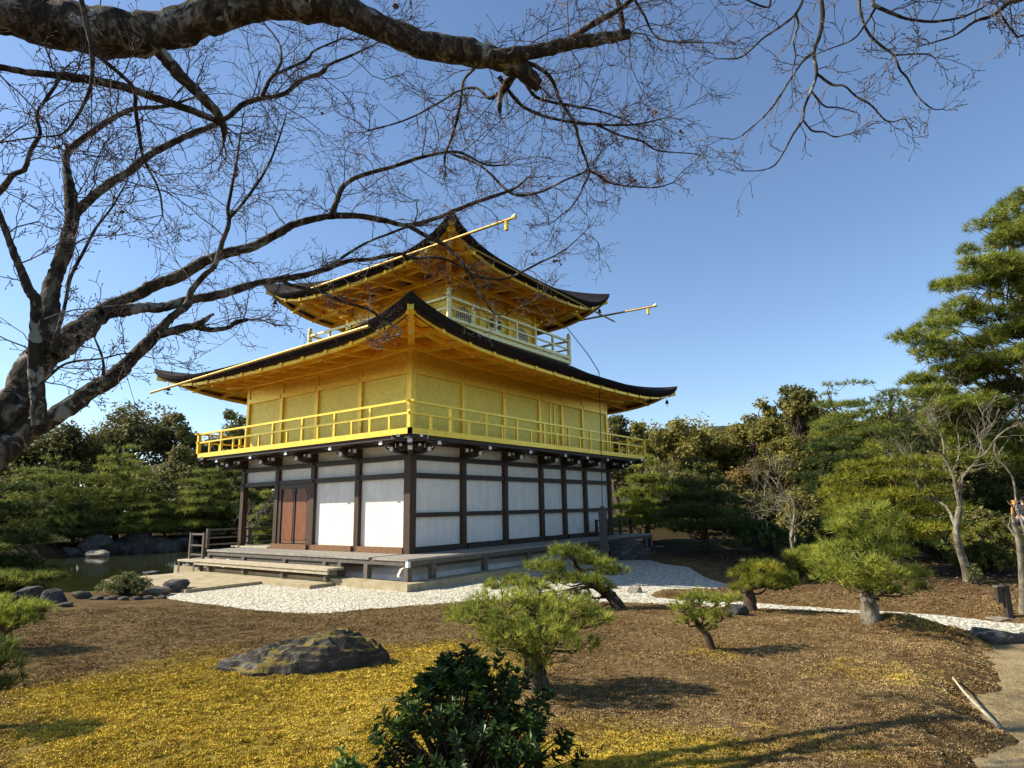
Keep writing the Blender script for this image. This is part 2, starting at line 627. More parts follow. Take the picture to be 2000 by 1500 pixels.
        sel = k.ramp(k.math('ADD', a.outputs['Fac'], k.math('MULTIPLY', k.math('SUBTRACT', k.noise(v, 1.7, 8, 0.8), 0.5), 2.4)),
                     [(0.22, (0, 0, 0)), (0.90, (1, 1, 1))])
        c = k.mix(sel, brown, gold_)
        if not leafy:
            c = k.mix(1.0, c, (0.52, 0.50, 0.48), 'MULTIPLY')      # soil darker than the tips, shade of the pits between them painted in
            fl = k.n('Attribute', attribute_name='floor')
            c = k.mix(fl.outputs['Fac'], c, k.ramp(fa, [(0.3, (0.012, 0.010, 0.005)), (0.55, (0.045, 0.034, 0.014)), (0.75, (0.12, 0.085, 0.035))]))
        return k.done(k.principled(c, 0.95, 0, k.bump(fine, 0.9, 0.04) if not leafy else None, 0.08))
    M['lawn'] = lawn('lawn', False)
    M['moss_tuft'] = lawn('moss_tuft', True)
    M['litter'] = simple('litter', (0.22, 0.15, 0.08), (0.48, 0.38, 0.24), 30, 0.9)
    M['red_litter'] = simple('red_litter', (0.075, 0.035, 0.018), (0.20, 0.10, 0.05), 30, 0.9)
    # pond
    k = NT('pond_water')
    v = k.pos((1, 1, 1))
    nb = k.noise(v, 1.4, 3, 0.5)
    p = k.principled((0.026, 0.030, 0.010), 0.06, 0, k.bump(nb, 0.12, 0.02), 0.5)
    M['water'] = k.done(p)
    # rock
    def rock(name, c1, c2, c3, moss, band=13, bw=0.5):
        k = NT(name)
        v = k.pos()
        f = k.noise(v, 3.2, 8, 0.7, 0.6)
        strat = k.noise(k.pos((2, 2, band)), 1.6, 6, 0.7, 1.2)
        ff = k.math('ADD', k.math('MULTIPLY', f, 1 - bw), k.math('MULTIPLY', strat, bw))
        c = k.ramp(ff, [(0.33, c1), (0.52, c2), (0.70, c3)])
        if moss:
            g = k.n('NewGeometry')
            sx = k.n('SeparateXYZ')
            k.l(g.outputs['Normal'], sx.inputs[0])
            mk = k.math('ADD', k.math('MULTIPLY', sx.outputs[2], 0.30), k.math('MULTIPLY', k.noise(v, 1.5, 5, 0.65), 1.25))
            mc = k.ramp(k.noise(v, 40, 4, 0.7), [(0.3, (0.05, 0.045, 0.012)), (0.55, (0.19, 0.14, 0.030)), (0.75, (0.34, 0.25, 0.05))])
            c = k.mix(k.ramp(mk, [(moss, (0, 0, 0)), (moss + 0.07, (1, 1, 1))]), c, mc)
        return k.done(k.principled(c, 0.9, 0, k.bump(ff, 1.0, 0.06), 0.25))
    M['rock_moss'] = rock('rock_moss', (0.012, 0.011, 0.011), (0.060, 0.054, 0.046), (0.34, 0.31, 0.245), 0.755, 6, 0.3)
    M['rock'] = rock('rock', (0.018, 0.017, 0.017), (0.070, 0.065, 0.058), (0.24, 0.22, 0.19), 0)
    M['rock_pale'] = rock('rock_pale', (0.085, 0.075, 0.055), (0.24, 0.21, 0.155), (0.44, 0.39, 0.30), 0)
    # bark
    def bark(name, c1, c2, c3, lichen, sc=9):
        k = NT(name)
        v = k.pos((1, 1, 0.45))
        f = k.noise(v, sc, 7, 0.7, 0.8)
        c = k.ramp(f, [(0.32, c1), (0.52, c2), (0.70, c3)])
        if lichen:
            lm = k.noise(k.pos(), 6.5, 6, 0.65, 0.7)
            c = k.mix(k.ramp(lm, [(lichen, (0, 0, 0)), (lichen + 0.06, (0.8, 0.8, 0.8))]), c, (0.30, 0.30, 0.25))
        return k.done(k.principled(c, 0.9, 0, k.bump(f, 0.9, 0.03), 0.15))
    M['maple_bark'] = bark('maple_bark', (0.010, 0.008, 0.007), (0.050, 0.038, 0.026), (0.25, 0.20, 0.135), 0.555, 12)
    M['twig_bark'] = simple('twig_bark', (0.045, 0.032, 0.026), (0.15, 0.11, 0.085), 5, 0.8)
    M['pine_bark'] = bark('pine_bark', (0.020, 0.014, 0.010), (0.075, 0.052, 0.034), (0.17, 0.13, 0.09), 0.66, 14)
    M['pale_bark'] = bark('pale_bark', (0.05, 0.042, 0.03), (0.17, 0.145, 0.10), (0.40, 0.36, 0.26), 0.60, 8)
    # foliage
    M['pine_near'] = leaf_mat('pine_near', (0.050, 0.078, 0.012), (0.25, 0.285, 0.040), (0.70, 0.66, 0.11), 2.4)
    M['pine_gold'] = leaf_mat('pine_gold', (0.045, 0.066, 0.010), (0.24, 0.255, 0.028), (0.74, 0.60, 0.07), 1.6)
    M['pine_mid'] = leaf_mat('pine_mid', (0.034, 0.054, 0.012), (0.185, 0.215, 0.038), (0.60, 0.57, 0.11), 1.1)
    M['pine_dark'] = leaf_mat('pine_dark', (0.016, 0.030, 0.009), (0.066, 0.092, 0.022), (0.22, 0.24, 0.05), 1.1)
    M['leaf_dark'] = leaf_mat('leaf_dark', (0.018, 0.024, 0.008), (0.135, 0.130, 0.038), (0.50, 0.43, 0.13), 0.7)
    M['leaf_olive'] = leaf_mat('leaf_olive', (0.028, 0.032, 0.008), (0.19, 0.172, 0.036), (0.56, 0.46, 0.10), 0.55)
    M['leaf_russet'] = leaf_mat('leaf_russet', (0.05, 0.035, 0.010), (0.15, 0.10, 0.022), (0.33, 0.20, 0.045), 0.6)
    M['shrub_gloss'] = leaf_mat('shrub_gloss', (0.016, 0.030, 0.006), (0.055, 0.095, 0.015), (0.19, 0.27, 0.04), 4.0, 0.25, 0.42, 0.3)
    M['shrub_light'] = leaf_mat('shrub_light', (0.06, 0.11, 0.015), (0.14, 0.21, 0.03), (0.26, 0.33, 0.06), 5.0, 0.3, 0.4, 0.5)
    M['shrub_pale'] = leaf_mat('shrub_pale', (0.05, 0.065, 0.02), (0.15, 0.165, 0.05), (0.36, 0.35, 0.15), 3.0)
    M['shrub_yellow'] = leaf_mat('shrub_yellow', (0.05, 0.06, 0.01), (0.18, 0.18, 0.03), (0.46, 0.40, 0.09), 2.0)
    M['hill_leaf'] = simple('hill_leaf', (0.020, 0.026, 0.016), (0.10, 0.095, 0.045), 0.22, 0.95, 0, 1.0, (1, 1, 1), 0.05, 0.6, 1.5)
    # people
    M['skin'] = simple('skin', (0.50, 0.30, 0.21), (0.58, 0.36, 0.26), 8, 0.6)
    M['hair'] = simple('hair', (0.010, 0.008, 0.007), (0.025, 0.02, 0.016), 30, 0.5)
    M['orange_cloth'] = simple('orange_cloth', (0.62, 0.20, 0.010), (0.80, 0.30, 0.02), 10, 0.8)
    M['black_cloth'] = simple('black_cloth', (0.010, 0.010, 0.014), (0.028, 0.028, 0.036), 10, 0.8)
    M['denim'] = simple('denim', (0.16, 0.21, 0.30), (0.30, 0.36, 0.46), 14, 0.8)
    M['sign_wood'] = wood('sign_wood', (0.018, 0.014, 0.012), (0.05, 0.038, 0.03), 0.6)


make_materials()


# ------------------------------------------------------------------ the ground, gravel, path, water, far hill
YELLOW_PX = [(-60, 1350), (150, 1332), (340, 1296), (430, 1268), (520, 1300), (700, 1310), (740, 1272), (900, 1262), (1000, 1300), (965, 1385),
             (1060, 1425), (1200, 1430), (1380, 1445), (1450, 1500), (1500, 1720), (-60, 1720)]


def moss_amount(X, Y, polys):
    m = np.zeros(X.shape)
    for P, soft in polys:
        m = np.maximum(m, 1 - sstep(-soft, soft, sdist(P, X, Y)))
    for P, soft in MOSS_SPOTS:
        m = np.maximum(m, 0.62 * (1 - sstep(-soft, soft, sdist(P, X, Y))))
    return m


MOSS_POLYS = [(np.array([onz(x, y, 0.18)[:2] for x, y in YELLOW_PX]), 0.95)]
MOSS_SPOTS = []
for cx, cy, r in ((1385, 1290, 0.25), (1560, 1470, 0.4), (1760, 1335, 0.4), (1800, 1232, 0.55), (330, 1345, 0.6)):
    c = onz(cx, cy, 0.15)[:2]
    MOSS_SPOTS.append((np.array([c + r * np.array([math.cos(a), math.sin(a)]) for a in np.linspace(0, 6.28, 9)[:-1]]), 0.7))


def build_ground():
    az = math.radians(YAW)
    a_in = np.arange(-44, 44.01, 0.2)
    a_out = np.arange(48, 312.1, 4.0)
    ang = az + np.radians(np.concatenate([a_in, a_out]))
    rad = np.concatenate([np.geomspace(0.6, 30, 330), np.geomspace(31, 1500, 90)])
    A, Rr = np.meshgrid(ang, rad)
    X = CAM[0] + Rr * np.cos(A)
    Y = CAM[1] + Rr * np.sin(A)
    Z = H(X, Y)
    m, n = X.shape
    V = np.stack([X, Y, Z], -1).reshape(-1, 3)
    i = np.arange(m - 1)[:, None] * n
    j = np.arange(n)[None]
    F = np.stack([i + j, i + n + j, i + n + (j + 1) % n, i + (j + 1) % n], -1).reshape(-1, 4)[:, ::-1]
    # close the middle
    c = len(V)
    V = np.vstack([V, [CAM[0], CAM[1], hz(CAM[0], CAM[1])]])
    tri = np.stack([np.full(n, c), np.arange(n), (np.arange(n) + 1) % n], -1)
    moss = moss_amount(V[:, 0], V[:, 1], MOSS_POLYS)
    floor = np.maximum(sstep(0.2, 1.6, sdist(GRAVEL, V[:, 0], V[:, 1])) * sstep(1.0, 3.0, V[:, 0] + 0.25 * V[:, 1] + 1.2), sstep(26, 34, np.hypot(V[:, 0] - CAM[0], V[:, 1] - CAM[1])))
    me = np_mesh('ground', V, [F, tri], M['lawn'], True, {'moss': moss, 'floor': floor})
    return tag(add('ground', me), kind='structure')


def sheet(name, poly, z, mat, res=0.25):
    """flat sheet filling an outline"""
    import bmesh
    bm = bmesh.new()
    vs = [bm.verts.new((p[0], p[1], z)) for p in poly]
    bm.faces.new(vs)
    bmesh.ops.triangulate(bm, faces=bm.faces[:])
    bmesh.ops.recalc_face_normals(bm, faces=bm.faces[:])
    me = bpy.data.meshes.new(name)
    bm.to_mesh(me)
    bm.free()
    if me.polygons and me.polygons[0].normal.z < 0:
        me.flip_normals()
    me.materials.append(mat)
    return tag(add(name, me), kind='structure')


def grow(poly, d):
    P = np.asarray(poly)
    Q = np.roll(P, -1, 0) - np.roll(P, 1, 0)
    N = np.stack([Q[:, 1], -Q[:, 0]], -1)
    N /= np.linalg.norm(N, axis=1)[:, None] + 1e-9
    area = 0.5 * np.sum(P[:, 0] * np.roll(P[:, 1], -1) - np.roll(P[:, 0], -1) * P[:, 1])
    return P + N * d * (1 if area > 0 else -1)


build_ground()
sheet('gravel', GRAVEL, 0.0, M['gravel'])
# sandy path: follows the terrain a few millimetres above it
_px = np.array([[x, y] for x in np.arange(-11.5, 0.8, 0.12) for y in np.arange(-17.5, -12.2, 0.12)])
_n = len(np.arange(-17.5, -12.2, 0.12))
_m = len(_px) // _n
_in = sdist(PATH, _px[:, 0], _px[:, 1]) < 0.45
_V = np.column_stack([_px, 0.045 + 0.03 * vnoise(_px[:, 0], _px[:, 1], 1.9, 3) + 0.02 * vnoise(_px[:, 0], _px[:, 1], 7, 4)])
_I = (np.arange(_m - 1)[:, None] * _n + np.arange(_n - 1)[None]).ravel()
_F = np.stack([_I, _I + _n, _I + _n + 1, _I + 1], -1)
_F = _F[_in[_F].all(1)]
tag(add('path', np_mesh('path', _V, _F, M['sandy_earth'], True)), kind='structure')
_w = MB()
_w.raw([(-300, -60, WATER_Z), (300, -60, WATER_Z), (300, 60, WATER_Z), (-300, 60, WATER_Z)], np.array([[0, 1, 2, 3]]))
# the water fills the pond basin only
POND_SHEET = [p for p in grow(POND, 1.3)]
sheet('pond_water', POND_SHEET, WATER_Z, M['water'])


def hill(name, cx, cy, rx, ry, h, seed):
    u = np.linspace(-1, 1, 90)
    U, W = np.meshgrid(u, u)
    X = cx + U * rx
    Y = cy + W * ry
    q = np.clip(1 - U ** 2 - W ** 2, 0, 1)
    Z = h * q ** 0.8 * (0.75 + 0.5 * vnoise(X, Y, 0.02, seed)) + 5 * (vnoise(X, Y, 0.09, seed + 1) + 0.7 * vnoise(X, Y, 0.22, seed + 3)) * np.sqrt(q) - 0.5
    n = len(u)
    I = (np.arange(n - 1)[:, None] * n + np.arange(n - 1)[None]).ravel()
    F = np.stack([I, I + 1, I + n + 1, I + n], -1)
    return tag(add(name, np_mesh(name, np.stack([X, Y, Z], -1).reshape(-1, 3), F, M['hill_leaf'], True)), kind='structure')


_hc = at(1330, 985, 420)
hill('hill', _hc[0], _hc[1], 200, 130, 40, 3)
_hc = at(1950, 985, 420)
hill('hill', _hc[0], _hc[1], 190, 120, 46, 11)

# ------------------------------------------------------------------ the pavilion
PX = [0.0, 2.24, 4.39, 6.57, 8.13, 9.73, 11.8]          # post lines along the long face
PY = [0.0, 2.19, 4.39, 6.38, 8.5]                        # post lines along the short face
LX, LY = PX[-1], PY[-1]
ZD = 0.72
pav = thing('pavilion', 'three storey golden temple pavilion with white plastered ground floor and dark bark roofs', 'pavilion', (0, 0, 0))


def P_(name, mb, mat, parent=None, smooth=False):
    return mb.build(name, M[mat], parent or pav, smooth)


def base_and_deck():
    mb = MB()
    b = 1.72
    x0, x1, y0, y1 = -b, LX + 1.5, -b, LY + 1.2
    # kerb blocks laid end to end with thin joints
    def run(p, q, w):
        p, q = np.array(p, float), np.array(q, float)
        L = np.linalg.norm(q - p)
        n = max(1, int(L / 1.55))
        for i in range(n):
            a, c = p + (q - p) * (i / n), p + (q - p) * ((i + 1) / n)
            d = (c - a) / np.linalg.norm(c - a)
            mb.beam((*(a + d * 0.006), 0.035), (*(c - d * 0.006), 0.035), w, 0.28 + 0.008 * ((i * 7) % 3))
    run((x0 + 0.19, y0), (x0 + 0.19, y1), 0.38)
    run((x0 + 0.385, y0 + 0.19), (x1, y0 + 0.19), 0.38)
    P_('stone_kerb', mb, 'granite')
    mb = MB()
    mb.box(x0 + 0.39, x1 - 0.4, y0 + 0.39, y1 - 0.2, -1.2, 0.13)
    P_('foundation', mb, 'granite')
    # white plastered skirt under the floor
    mb = MB()
    prof = [(-0.95, 0.125), (-0.86, 0.25), (-0.62, 0.38), (-0.2, 0.46), (0.0, 0.60)]
    rings = [(u, z) for u, z in prof]
    V, F = [], []
    for u, z in rings:
        V += [(u, u, z), (LX - u, u, z), (LX - u, LY - u, z), (u, LY - u, z)]
    for i in range(len(rings) - 1):
        for j in range(4):
            F.append([i * 4 + j, i * 4 + (j + 1) % 4, i * 4 + 4 + (j + 1) % 4, i * 4 + 4 + j])
    mb.raw(V, np.array(F))
    P_('plinth', mb, 'plaster')
    # deck boards with an edge beam
    g = 1.38
    mb = MB()
    y = -g
    ye = 8.25
    n = 46
    for i in range(n):          # boards of the short side run out from the wall
        a, c = -g + (ye + g) * i / n, -g + (ye + g) * (i + 1) / n
        if a < -0.05:
            continue
        mb.box(-g - 0.0, 0.35, a + 0.003, c - 0.003, ZD - 0.055, ZD + 0.002 * ((i * 5) % 3))
    n = 60
    for i in range(n):
        a, c = -g + (LX + 1.2 + g) * i / n, -g + (LX + 1.2 + g) * (i + 1) / n
        mb.box(a + 0.003, c - 0.003, -g, 0.0 if c > 0.3 else -0.06, ZD - 0.055, ZD + 0.002 * ((i * 5) % 3))
    mb.box(0.36, LX - 0.2, PY[3], LY + 0.6, ZD - 0.055, ZD)
    mb.box(LX - 0.2, LX + 1.2, 0.01, LY + 0.6, ZD - 0.055, ZD)
    dk = P_('deck', mb, 'deck_wood')
    mb = MB()
    mb.box(-g + 0.03, -g + 0.15, -g + 0.16, ye, ZD - 0.17, ZD - 0.057)
    mb.box(-g + 0.03, LX + 1.2, -g + 0.03, -g + 0.15, ZD - 0.17, ZD - 0.057)
    mb.box(0.05, 0.17, -g + 0.2, ye, ZD - 0.2, ZD - 0.058)
    mb.beam((-g + 0.05, ye - 0.06, ZD - 0.12), (LX + 1.1, ye - 0.06, ZD - 0.12), 0.12, 0.12)
    mb.build('edge_beam', M['grey_wood'], dk)
    for yy in (-g + 0.1, 0.22, 1.96, 3.86, 6.05, 8.15):
        m2 = MB().box(-g + 0.02, -g + 0.17, yy - 0.075, yy + 0.075, 0.175, ZD - 0.172)
        m2.build('deck_post', M['grey_wood'], dk)
    for xx in (-0.42, 1.72, 3.84, 6.0, 8.9, 10.6, 12.4, 12.9):
        m2 = MB().box(xx - 0.075, xx + 0.075, -g + 0.02, -g + 0.17, 0.175 if xx < 12 else -0.6, ZD - 0.172)
        m2.build('deck_post', M['grey_wood'], dk)
    MB().box(-g - 0.012, -g + 0.075, -g - 0.012, -g + 0.075, ZD - 0.20, ZD - 0.058).build('corner_plate', M['white_cap'], dk)
    # skirting boards behind the bench
    mb = MB()
    for a, c in ((1.35, 3.76), (3.96, 5.95), (6.15, 8.1)):
        mb.box(-g + 0.08, -g + 0.11, a, c, 0.44, ZD - 0.172)
    mb.build('riser_board', M['grey_wood'], dk)
    mb = MB().box(-g - 0.02, -g + 0.16, 1.18, 1.32, 0.176, ZD - 0.172)
    mb.build('deck_post', M['grey_wood'], dk)
    # long plank step along the short face
    st = P_('plank_step', MB().box(-1.95, -1.42, 1.02, 8.0, 0.385, 0.445), 'bench_wood')
    mb = MB().box(-1.92, -1.86, 1.05, 7.96, 0.29, 0.383)
    mb.build('step_beam', M['bench_wood'], st)
    for yy in (1.25, 3.2, 5.2, 7.2, 7.8):
        MB().box(-1.86, -1.72, yy - 0.06, yy + 0.06, 0.12, 0.383).build('step_leg', M['grey_wood'], st)


def ground_floor():
    mb = MB()
    # plaster fields, one part per bay
    zs = [(0.92, 1.71), (1.83, 2.815), (2.955, 3.335), (3.475, 3.92)]
    for i in range(6):
        a, c = PX[i] + 0.11, PX[i + 1] - 0.11
        mb = MB()
        for z0, z1 in zs:
            mb.box(a - 0.03, c + 0.03, 0.03, 0.09, z0 - 0.04, z1 + 0.04)
        P_('wall_panel', mb, 'plaster')
    for i in range(2):
        a, c = PY[i] + 0.11, PY[i + 1] - 0.11
        mb = MB()
        for z0, z1 in [(0.92, 2.815), (2.955, 3.335), (3.475, 3.92)]:
            mb.box(0.03, 0.09, a - 0.03, c + 0.03, z0 - 0.04, z1 + 0.04)
        P_('wall_panel', mb, 'plaster')
    for i in (2, 3):
        a, c = PY[i] + 0.11, PY[i + 1] - 0.11
        mb = MB()
        for z0, z1 in [(2.955, 3.335), (3.475, 3.92)]:
            mb.box(0.03, 0.09, a - 0.03, c + 0.03, z0 - 0.04, z1 + 0.04)
        P_('wall_panel', mb, 'plaster')
    # unseen back walls: room front on the veranda and the far end
    mb = MB()
    mb.box(0.1, LX, PY[3] - 0.04, PY[3] + 0.04, ZD + 0.01, 3.9)
    mb.box(LX - 0.09, LX - 0.03, 0.1, PY[3], ZD + 0.01, 3.9)
    P_('shutter_wall', mb, 'dark_wood')
    mb = MB().box(0.12, LX - 0.12, 0.12, LY - 0.12, 3.83, 3.88)
    P_('ceiling', mb, 'dark_wood')
    mb = MB().box(0.12, LX - 0.12, 0.12, PY[3] - 0.1, ZD - 0.03, ZD + 0.05)
    P_('floor', mb, 'dark_wood')
    # posts
    def post(x, y, w=0.2, z0=ZD + 0.004, z1=3.9, mat='post_wood'):
        p = P_('post', MB().box(x - w / 2, x + w / 2, y - w / 2, y + w / 2, z0, z1), mat)
        return p
    for x in PX:
        post(x, 0.0, 0.25 if x == 0 else 0.19)
    for y in PY[1:]:
        post(0.0, y, 0.19)
    for x in PX[1:]:
        post(x, LY, 0.2)
    # head beams
    e = 0.022
    for zc, hh in ((1.77, 0.13), (2.885, 0.15), (3.405, 0.15)):
        mb = MB()
        for i in range(6):
            mb.box(PX[i] + 0.108, PX[i + 1] - 0.108, -0.075, 0.06, zc - hh / 2, zc + hh / 2)
        P_('beam', mb, 'beam_wood')
        if zc > 2:
            mb = MB()
            for i in range(4):
                mb.box(-0.075, 0.06, PY[i] + 0.108, PY[i + 1] - 0.108, zc - hh / 2, zc + hh / 2)
            P_('beam', mb, 'beam_wood')
    mb = MB()
    for i in range(6):
        mb.box(PX[i] + 0.108, PX[i + 1] - 0.108, LY - 0.08, LY + 0.08, 2.81, 2.96)
        mb.box(PX[i] + 0.108, PX[i + 1] - 0.108, LY - 0.08, LY + 0.08, 3.33, 3.9)
    P_('beam', mb, 'beam_wood')
    # sills
    mb = MB()
    for i in range(6):
        mb.box(PX[i] + 0.138, PX[i + 1] - 0.108, -0.13, 0.10, ZD + 0.006, 0.885)
    P_('sill', mb, 'beam_wood')
    mb = MB()
    for i in range(3):
        mb.box(-0.15, 0.10, PY[i] + 0.138, PY[i + 1] - (0.108 if i < 2 else -0.12), ZD + 0.006, 0.885)
    P_('sill', mb, 'sill_wood')
    mb = MB()
    mb.box(-0.16, 0.40, PY[3] + 0.25, LY + 0.4, ZD + 0.006, ZD + 0.05)
    P_('threshold', mb, 'bench_wood')
    # nail covers on the beams
    mb = MB()
    for x in PX:
        for z in (2.885, 3.405):
            c0 = x + (0.2 if x == 0 else 0.0)
            yy = -0.08 if x == 0 else -0.112
            P_('nail_cover', MB().tube([(c0, yy, z), (c0, yy - 0.02, z)], 0.042, 8), 'iron')
    for y in PY:
        for z in (2.885, 3.405):
            c0 = y + (0.2 if y == 0 else 0.0)
            xx = -0.08 if y == 0 else -0.112
            P_('nail_cover', MB().tube([(xx, c0, z), (xx - 0.02, c0, z)], 0.042, 8), 'iron')
    # the pair of arched panel doors
    y0, y1 = PY[2] + 0.11, PY[3] - 0.11
    fr = MB()
    fr.box(-0.06, 0.06, y0, y0 + 0.16, 0.89, 2.80)
    fr.box(-0.06, 0.06, y1 - 0.16, y1, 0.89, 2.80)
    fr.box(-0.06, 0.06, y0 + 0.16, y1 - 0.16, 2.68, 2.80)
    fr.box(0.07, 0.10, y0, y1, 0.89, 2.80)
    P_('door_case', fr, 'dark_wood')
    yc = (y0 + y1) / 2
    for s in (-1, 1):
        a, c = (y0 + 0.165, yc - 0.035) if s < 0 else (yc + 0.035, y1 - 0.165)
        leaf = P_('door', MB().box(0.0, 0.045, a, c, 0.90, 2.675), 'door_frame')
        w = c - a - 0.10
        ol = [(0.03, 0), (w - 0.03, 0), (w, 0.10), (w, 1.62)]
        for t in np.linspace(0, np.pi, 13)[1:-1]:
            ol.append((w / 2 + w / 2 * math.cos(t), 1.62 - 0.22 + 0.24 * math.sin(t) + 0.16 * (1 - abs(math.cos(t)))))
        ol += [(0, 1.62), (0, 0.10)]
        pm = MB().prism(ol, (-0.004, a + 0.05, 1.0), (0, 1, 0), (0, 0, 1), (-0.025, 0, 0))
        pm.build('door_panel', M['door_wood'], leaf)
        MB().box(-0.022, -0.004, a + 0.05, c - 0.05, 0.915, 0.985).build('kick_board', M['sill_wood'], leaf)
    mb = MB().box(-0.045, 0.05, yc - 0.034, yc + 0.034, 0.89, 2.68)
    P_('door_stile', mb, 'beam_wood')


def brackets():
    """dark bracket arms with white painted ends that carry the gallery"""
    def arm(o, out, side, scale=1.0):
        out, side = np.array(out, float), np.array(side, float)
        w = 0.15
        prof = [(0.0, 3.46), (0.38, 3.465), (0.56, 3.50), (0.66, 3.56), (0.72, 3.63), (0.84, 3.685), (1.08, 3.70), (1.10, 3.79), (0.0, 3.79)]
        b = MB()
        o = np.array(o, float)
        b.prism([(u * scale, z) for u, z in prof], o - side * w / 2, out, (0, 0, 1), side * w)
        # cross arms parallel to the wall
        for u, z, L in ((0.52, 3.62, 0.78), (1.02, 3.80, 0.92)):
            c = o + out * u * scale
            pr = [(-L / 2, z + 0.02), (-L / 2 + 0.16, z - 0.085), (L / 2 - 0.16, z - 0.085), (L / 2, z + 0.02), (L / 2, z + 0.07), (-L / 2, z + 0.07)]
            b.prism(pr, c - out * 0.065, side, (0, 0, 1), out * 0.13)
        br = P_('bracket', b, 'beam_wood')
        def cap(c, a, b_, t):
            c = np.array(c, float)
            MB().beam(c - a * t / 2, c + a * t / 2, b_, b_).build('white_end', M['white_cap'], br)
        tip = o + out * (1.10 * scale + 0.008)
        cap((tip[0], tip[1], 3.735), out, 0.125, 0.018)
        tip = o + out * (0.70 * scale)
        cap((*(tip[:2] + out[:2] * 0.02), 3.585), out, 0.12, 0.03)
        for u, z, L in ((0.52, 3.645, 0.78), (1.02, 3.825, 0.92)):
            for s in (-1, 1):
                c = o + out * u * scale + side * s * (L / 2 + 0.008)
                cap((c[0], c[1], z + 0.015), side, 0.105, 0.018)
            # small blocks on the arm
            for s in (-0.33, 0.33):
                c = o + out * (u * scale + 0.07) + side * s * L
                cap((c[0], c[1], z + 0.03), out, 0.075, 0.014)
    for x in PX[1:-1]:
        arm((x, -0.02, 0), (0, -1, 0), (1, 0, 0))
    for y in PY[1:-1]:
        arm((-0.02, y, 0), (-1, 0, 0), (0, 1, 0))
    q = 1 / math.sqrt(2)
    for (x, y, a, b_) in ((0, 0, -q, -q), (0, LY, -q, q), (LX, 0, q, -q)):
        arm((x, y, 0), (a, b_, 0), (-b_, a, 0), 1.38)
    for (x, y, o, s) in ((0, 0, (0, -1, 0), (1, 0, 0)), (0, 0, (-1, 0, 0), (0, 1, 0)), (0, LY, (-1, 0, 0), (0, 1, 0)), (LX, 0, (0, -1, 0), (1, 0, 0)),
                         (0, LY, (0, 1, 0), (1, 0, 0)), (LX, 0, (1, 0, 0), (0, 1, 0))):
        arm((x + o[0] * 0.02, y + o[1] * 0.02, 0), o, s)
    # purlins under the gallery
    mb = MB()
    for u, z in ((0.52, 3.755), (1.02, 3.835)):
        h = 0.10 if u < 0.8 else 0.03
        mb.box(-u - 0.06, LX + u + 0.06, -u - 0.06, -u + 0.06, z - 0.04, z + h / 2)
        mb.box(-u - 0.055, -u + 0.055, -u + 0.062, LY + u, z - 0.042, z + h / 2 - 0.002)
    P_('purlin', mb, 'beam_wood')


E1 = 1.19


def gallery():
    e = E1
    mb = MB()
    mb.box(-e - 0.02, LX + e + 0.02, -e - 0.02, 0.0, 3.86, 3.93)
    mb.box(-e - 0.02, 0.0, 0.002, LY + e + 0.02, 3.861, 3.931)
    mb.box(LX, LX + e + 0.02, 0.002, LY + e + 0.02, 3.861, 3.931)
    mb.box(0.002, LX - 0.002, LY, LY + e + 0.02, 3.861, 3.931)
    P_('gallery_floor', mb, 'dark_wood')
    mb = MB()
    for o, h0, h1 in ((e - 0.04, 3.775, 3.858),):
        mb.box(-o - 0.03, LX + o + 0.03, -o - 0.03, -o + 0.08, h0, h1)
        mb.box(-o - 0.028, -o + 0.078, -o + 0.082, LY + o + 0.03, h0 + 0.001, h1)
        mb.box(LX + o - 0.078, LX + o + 0.028, -o + 0.082, LY + o + 0.03, h0 + 0.001, h1)
        mb.box(-o + 0.08, LX + o - 0.08, LY + o - 0.05, LY + o + 0.03, h0 + 0.001, h1 - 0.001)
    P_('gallery_beam', mb, 'beam_wood')

    def side(p, q, n, pname, ext=True):
        p, q = np.array(p, float), np.array(q, float)
        L = np.linalg.norm(q - p)
        d = (q - p) / L
        m = MB()
        x_ = 0.10 if ext else 0.0
        a, c = p - d * 0.045, q + d * 0.045
        m.beam((*a, 3.96), (*c, 3.96), 0.09, 0.155)
        m.beam((*(p - d * x_), 4.43), (*(q + d * x_), 4.43), 0.06, 0.055)
        m.beam((*(p - d * (x_ + 0.05)), 4.745), (*(q + d * (x_ + 0.05)), 4.745), 0.075, 0.062)
        r = P_('railing', m, 'gold_leaf')
        for i in range(2 * n + 1):
            c = p + (q - p) * i / (2 * n)
            tall = i % 2 == 0
            w = 0.075 if tall else 0.062
            if i in (0, 2 * n):
                if pname and i == 0:
                    continue
                w = 0.11
            b = MB()
            b.beam((*c, 4.04), (*c, 4.40), w, w, up=(d[0], d[1], 0))
            if tall:
                b.beam((*c, 4.46), (*c, 4.712), w, w, up=(d[0], d[1], 0))
            b.build('baluster', M['gold_leaf'], r)
        return r
    side((-e, -e), (-e, LY + e), 7, False)
    side((-e, -e), (LX + e, -e), 9, True)
    side((LX + e, -e), (LX + e, LY + e), 7, True)
    side((-e, LY + e), (LX + e, LY + e), 9, True)


